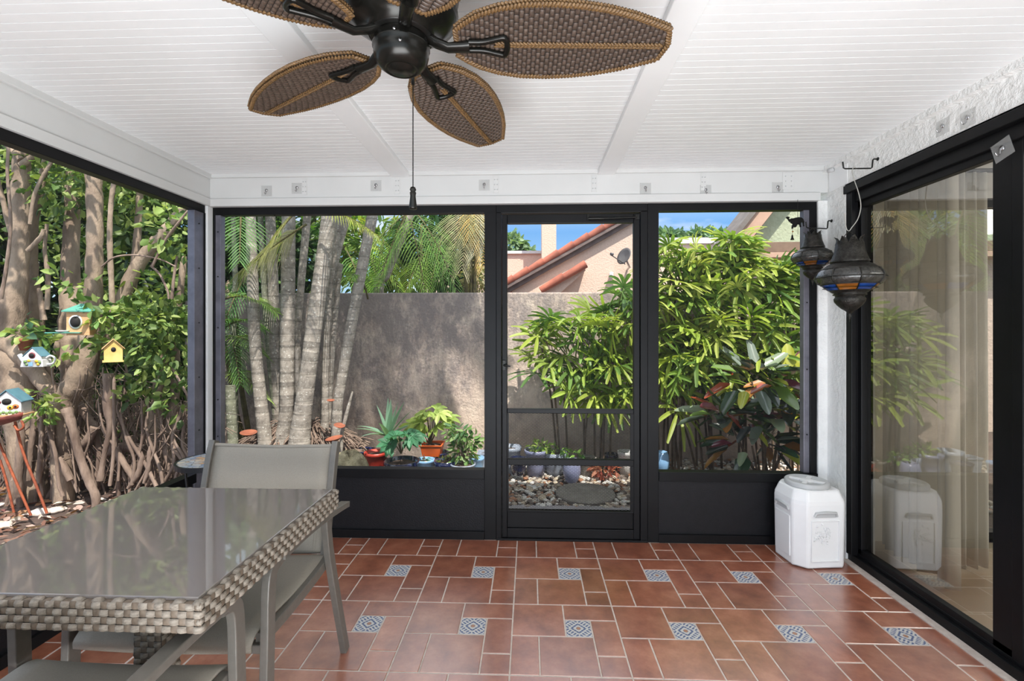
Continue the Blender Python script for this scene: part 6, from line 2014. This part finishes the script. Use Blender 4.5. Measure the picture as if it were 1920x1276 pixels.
# climbing plant and potted plant on the ficus
def sprig(px, py, T_, blobs, size, cols, label, name, cat='plant'):
    c = atT(px, py, T_); t = thing(name, c, label, cat)
    s = T_ / F_PX
    Bb = [(atT(a, b, T_), (rx * s, .08, ry * s), n) for a, b, rx, ry, n in blobs]
    leaf_mesh('foliage', *cloud(Bb, size, cols, asp=.62, up=.5), m='leaf', parent=t)
    m = MB()
    for a, b, *_ in blobs:
        q = atT(a, b, T_); m.tube([c, c.lerp(q, .5) + Vector((0, 0, .02)), q], .003, 5)
    m.build('stem', 'cane_green', t)
    return t
VG = [(.30, .42, .12), (.18, .32, .10), (.40, .48, .16)]
def hanging_pot():
    p = atT(47, 637, 3.6); r = 12 * 3.6 / F_PX
    t = thing('hanging_pot', p + Vector((0, 0, -.085)), 'small terracotta pot with pale green leaves hung on the ficus', 'pot')
    m = MB(); m.lathe([(r * .6, -.08), (r * .9, -.015), (r * 1.05, -.012), (r * 1.05, .012), (r * .92, .012), (r * .85, -.01), (0, -.012)], p, 20); m.build('pot', 'terracotta', t)
    s = 3.6 / F_PX
    Bb = [(atT(46, 624, 3.6), (30 * s, .07, 9 * s), 34), (atT(78, 640, 3.62), (16 * s, .06, 28 * s), 34), (atT(46, 600, 3.66), (12 * s, .04, 16 * s), 10), (atT(95, 660, 3.6), (10 * s, .05, 14 * s), 12)]
    leaf_mesh('foliage', *cloud(Bb, .075, VG + [(.06, .14, .07)], asp=.6, up=.6), m='leaf', parent=t)
hanging_pot()
sprig(70, 770, 3.55, [(68, 745, 18, 14, 26), (82, 765, 18, 12, 22), (100, 758, 12, 8, 12), (78, 782, 14, 10, 14)], .06, VG, 'sprig of yellow-green leaves growing beside the blue-roofed birdhouse', 'climbing_plant')
sprig(185, 610, 3.5, [(186, 604, 18, 10, 22), (200, 592, 14, 10, 16), (178, 640, 20, 8, 12), (142, 655, 22, 14, 14)], .07, VG, 'sprig of pale leaves behind the green-roofed feeder', 'climbing_plant')

# ---- birdhouses
def house_box(name, label, T_, px0, px1, py_base, py_eave, py_ridge, depth, rz, wall_m, roof_m, group='birdhouses on the ficus'):
    """small gabled box; front is local -Y.  returns (root, half width, heights)"""
    c = atT((px0 + px1) / 2, py_base, T_); s = T_ / F_PX
    hw = (px1 - px0) * s / 2; he = (py_base - py_eave) * s; hr = (py_base - py_ridge) * s
    t = thing(name, c, label, 'birdhouse', group, rotz=rz, local=True)
    m = MB(); d = depth / 2
    m.prism([(-hw, -d, 0), (hw, -d, 0), (hw, -d, he), (0, -d, hr), (-hw, -d, he)], (0, depth, 0)); m.build('box', wall_m, t, .002)
    return t, hw, he, hr, d
def gable_roof(t, hw, he, hr, d, mt, over=.012, th=.008):
    m = MB(); sl = (hr - he) / hw
    for sg in (-1, 1):
        a = Vector((0, -d - over, hr + .003)); b = Vector((sg * (hw + over), -d - over, he - over * sl + .003))
        m.prism([a, b, b + Vector((0, 0, th)), a + Vector((0, 0, th))], (0, 2 * d + 2 * over, 0))
    return m.build('roof', mt, t, .002)
def disc(t, x, z, r, d, mt, name, sq=1.0, th=.003, parent=None):
    m = MB(); m.lathe([(r, 0), (r, th), (0, th + .0005)], (x, -d, z), 18, M=Matrix(((1, 0, 0), (0, 0, -1), (0, sq, 0)))); return m.build(name, mt, parent or t)
FY = YAW
# a) green hip-roofed feeder
t, hw, he, hr, d = house_box('bird_feeder', 'tan bird feeder with a green hipped roof and oval window on the ficus trunk', 3.45, 136, 171, 628, 583, 583.5, .10, .35, 'tan_wood', 'green_roof')
m = MB(); e_ = .020; z0 = he; 
m.add([(-hw - e_, -d - e_, z0), (hw + e_, -d - e_, z0), (hw + e_, d + e_, z0), (-hw - e_, d + e_, z0), (-hw * .1, 0, z0 + .055), (hw * .1, 0, z0 + .055), (-hw - e_, -d - e_, z0 - .008), (hw + e_, -d - e_, z0 - .008), (hw + e_, d + e_, z0 - .008), (-hw - e_, d + e_, z0 - .008)],
      [(0, 1, 5, 4), (1, 2, 5), (2, 3, 4, 5), (3, 0, 4), (6, 7, 1, 0), (7, 8, 2, 1), (8, 9, 3, 2), (9, 6, 0, 3), (9, 8, 7, 6)])
m.build('roof', 'green_roof', t)
disc(t, -.012, he * .55, .040, d, 'white_ceramic', 'window_ring', 1.25, .006); disc(t, -.012, he * .55, .031, d + .006, 'dark_hole', 'window', 1.3, .003)
m = MB(); m.box((-hw - .11, -d - .03, .014), (hw * .35, -d + .03, .022)); m.build('tray', 'green_roof', t, .002)
m = MB(); m.lathe([(0, .022), (.032, .024), (.040, .036), (.034, .036), (0, .030)], (-hw - .02, -d - .002, 0), 18); m.build('seed_cup', 'white_ceramic', t)
# b) yellow birdhouse
t, hw, he, hr, d = house_box('birdhouse', 'small weathered yellow birdhouse hanging in the leaves right of the feeder', 3.4, 199, 226, 676, 652, 637, .10, .75, 'yellow_wood', 'yellow_wood')
gable_roof(t, hw, he, hr, d, 'tan_wood'); m = MB(); m.box((-hw - .008, -d - .008, -.008), (hw + .008, d + .008, .002)); m.build('base', 'yellow_wood', t, .001)
disc(t, 0, he * .9, .014, d, 'dark_hole', 'entry_hole', 1.2)
m = MB(); m.tube([(0, 0, hr + .01), (0, 0, hr + .12)], .0012, 5); m.build('cord', 'dark_metal', t)
# c) white teapot-shaped birdhouse
t, hw, he, hr, d = house_box('birdhouse', 'white teapot-shaped birdhouse with painted flowers on the left ficus fork', 3.45, 54, 85, 686, 668, 652, .08, .15, 'white_ceramic', 'blue_trim')
gable_roof(t, hw, he, hr, d, 'blue_trim', .004, .006)
disc(t, 0, he * 1.15, .022, d, 'flower_red', 'hole_ring'); disc(t, 0, he * 1.15, .016, d + .003, 'dark_hole', 'entry_hole')
m = MB(); m.prism([(-hw - .02, -d, -.004), (hw + .01, -d, -.004), (hw + .006, -d, .05), (-hw - .008, -d, .05)], (0, 2 * d, 0)); m.build('pot_body', 'white_ceramic', t, .004)
m = MB(); m.tube([(-hw, 0, .02), (-hw - .03, 0, .045), (-hw - .055, 0, .085)], [.02, .016, .014], 10); m.build('spout', 'white_ceramic', t)
m = MB(); pp, rr = smooth_path([(hw + .004, 0, .012), (hw + .045, 0, .02), (hw + .06, 0, .055), (hw + .03, 0, .075), (hw, 0, .06)], [.007] * 5, 5); m.tube(pp, rr, 8); m.build('handle', 'white_ceramic', t)
for x, z, r, mt in ((-.045, .035, .010, 'leaf_paint'), (-.02, .042, .010, 'flower_yellow'), (.03, .038, .012, 'flower_yellow'), (.05, .03, .010, 'leaf_paint'), (.04, .016, .01, 'flower_yellow'), (-.035, .015, .009, 'leaf_paint')): disc(t, x, z, r, d + .002, mt, 'painted_flower', 1, .002)
m = MB(); m.box((-.022, -d - .004, .004), (.006, -d - .001, .032)); m.build('painted_pot', 'light_blue_glaze', t)
# d) white birdhouse with blue roof and sunflowers
t, hw, he, hr, d = house_box('birdhouse', 'white birdhouse with a blue roof and painted sunflowers at the left edge', 3.3, 2, 44, 775, 751, 731, .11, .35, 'white_ceramic', 'blue_trim')
gable_roof(t, hw, he, hr, d, 'blue_trim', .010, .008)
m = MB(); m.box((-hw - .012, -d - .012, -.010), (hw + .012, d + .012, 0)); m.build('base', 'tan_wood', t, .001)
disc(t, 0, he * 1.02, .026, d, 'dark_hole', 'entry_hole', .85)
disc(t, -hw * .62, he * .98, .019, d, 'flower_red', 'painted_flower', .7)
for x, z, mt in ((-hw * .66, .042, 'flower_orange'), (.02, .05, 'flower_yellow'), (hw * .62, .056, 'flower_orange')):
    f = disc(t, x, z, .018, d, mt, 'painted_flower', .9); disc(t, x, z, .007, d + .003, 'dark_hole', 'flower_eye', 1, .001, parent=f)
for k in range(9): disc(t, -hw + hw * 2 * (k + .5) / 9, .012 + .006 * (k % 2), .009, d, 'leaf_paint', 'painted_leaf', 1.2, .002)
# rusty stand with a leaf-shaped dish under it
def rusty_stand():
    b = atT(62, 955, 3.3); b.z = GZ
    t = thing('rusty_garden_stand', b, 'rusty iron garden stand with a leaf-shaped dish below the blue-roofed birdhouse', 'garden stand')
    T_ = 3.28
    for pts in ([(28, 790, 2.2), (44, 850, 2.2), (70, 915, 2.2), (88, 962, 2.2)], [(-2, 830, 2.0), (20, 880, 2.2), (42, 930, 2.2), (58, 966, 2.0)], [(0, 862, 2), (14, 910, 2), (26, 960, 2)]):
        P, R = PX(pts, T_); pp, rr = smooth_path(P, R, 5); m = MB(); m.tube(pp, rr, 7); m.build('leg', 'rust_iron', t)
    P, R = PX([(40, 788, 2), (44, 800, 2), (34, 806, 2), (26, 796, 1.6)], T_ - .05); pp, rr = smooth_path(P, R, 5); m = MB(); m.tube(pp, rr, 7); m.build('scroll', 'rust_iron', t)
    m = MB(); vs = []
    a, b2 = atT(-40, 800, T_ - .05), atT(40, 784, T_ - .05)
    n = 10
    for i in range(n + 1):
        u = i / n; c = a.lerp(b2, u); w = .075 * math.sin(min(1, u * 1.02 + .03) * PI) ** .7 + .004
        for v in (-1, -.5, 0, .5, 1): vs.append(c + Vector((.02 * v, -w * v, .045 * v * v - .03 * (1 - u))))
    fs = [(i*5+j, i*5+j+1, (i+1)*5+j+1, (i+1)*5+j) for i in range(n) for j in range(4)]
    m.add(vs, fs, smooth=True); o = m.build('leaf_dish', 'rust_dish', t); s2 = o.modifiers.new('solid', 'SOLIDIFY'); s2.thickness = .006
rusty_stand()

# ---- leaf litter and stones under the ficus
def litter():
    k = 2600
    X = rng.uniform(-5.2, -2.12, k); Y = rng.uniform(1.6, 4.9, k)
    P = np.stack([X, Y, GZ + rng.uniform(.003, .03, k)], 1)
    D = rng.normal(size=(k, 3)); D[:, 2] *= .2
    N = rng.normal(size=(k, 3)) * .35; N[:, 2] += 1
    L = rng.uniform(.04, .11, k); W = L * rng.uniform(.25, .5, k)
    cols = np.array([lin(176, 150, 140), lin(140, 108, 94), lin(118, 86, 74), lin(196, 178, 168), lin(160, 120, 90), lin(206, 196, 190), lin(120, 80, 76)])
    o = leaf_mesh('leaf_litter', P, D, N, L, W, cols[rng.integers(0, len(cols), k)], m='leaf_dry')
    tag(o, 'dry brown leaf litter over the soil below the ficus', 'leaf litter', kind='stuff')
litter()
for i, (px, py, r, lb) in enumerate(((76, 960, .055, 'pale flat stone on the leaf litter by the rusty stand'), (104, 955, .045, 'tan stone just right of the pale flat stone'), (4, 985, .05, 'white stone at the far left edge of the litter'), (132, 978, .035, 'small grey stone in the litter above the table edge'))):
    p = atZ(px, py, GZ + .02); rock((p.x, p.y, GZ + r * .35), r, 'stone', 'stepping_concrete' if i == 3 else 'grout_strip', (1.2, .9, .5), 40 + i, lb, 'stone')

# ---- hedges behind
def hedge(name, label, blobs, size, cols, base, stems=5, asp=.5):
    c = Vector((base[0], base[1], GZ)); t = thing(name, c, label, 'shrub', 'shrubs behind the ficus')
    leaf_mesh('foliage', *cloud(blobs, size, cols, asp=asp, up=.3), m='leaf', parent=t)
    m = MB()
    for i in range(stems):
        q = Vector(blobs[i % len(blobs)][0]) + Vector((random.uniform(-.4, .4), random.uniform(-.2, .2), .4))
        pp, rr = smooth_path([c + Vector((random.uniform(-.5, .5), random.uniform(-.2, .2), -.05)), c.lerp(q, .5) + Vector((random.uniform(-.2, .2), 0, 0)), q], [.045, .04, .02], 5); m.tube(pp, rr, 7)
    m.build('stems', 'branch_dark', t)
def BT_(px, py, T_, rx, ry, n, dep=.5):
    s = T_ / F_PX; return (atT(px, py, T_), (rx * s, dep, ry * s), n)
DKF = [(.03, .06, .025), (.05, .10, .03), (.04, .05, .03), (.08, .14, .04)]
MDF = [(.11, .18, .05), (.17, .25, .07), (.24, .32, .09), (.07, .12, .03)]
p = atT(60, 800, 5.6); hedge('dark_hedge', 'dark leafy hedge behind the left ficus trunks', [BT_(-40, 420, 5.6, 120, 220, 1500), BT_(60, 620, 5.6, 120, 160, 1300), BT_(40, 350, 5.8, 110, 120, 900), BT_(60, 800, 5.2, 130, 100, 900), BT_(-90, 700, 5.4, 100, 220, 1000)], .17, DKF, p)
p = atT(230, 800, 5.9); hedge('leafy_hedge', 'lighter green hedge behind the right ficus branches', [BT_(200, 420, 5.9, 110, 150, 1300), BT_(300, 420, 5.6, 90, 140, 1200), BT_(250, 620, 5.6, 120, 130, 1300), BT_(340, 640, 5.4, 70, 160, 1100), BT_(240, 800, 5.2, 130, 90, 900)], .14, MDF + DKF[:2], p)
p = atT(350, 800, 7.4); hedge('far_hedge', 'tall distant hedge showing through gaps behind the ficus', [BT_(-100, 560, 8.5, 200, 330, 1600, 1), BT_(150, 540, 8.5, 200, 330, 1800, 1), BT_(380, 540, 8.0, 160, 330, 1700, 1), BT_(520, 560, 7.6, 110, 200, 1000, .8)], .30, DKF + MDF[:2], p)
for o in list(bpy.data.objects):
    for k in ('_o', 'top'):
        if k in o.keys(): del o[k]
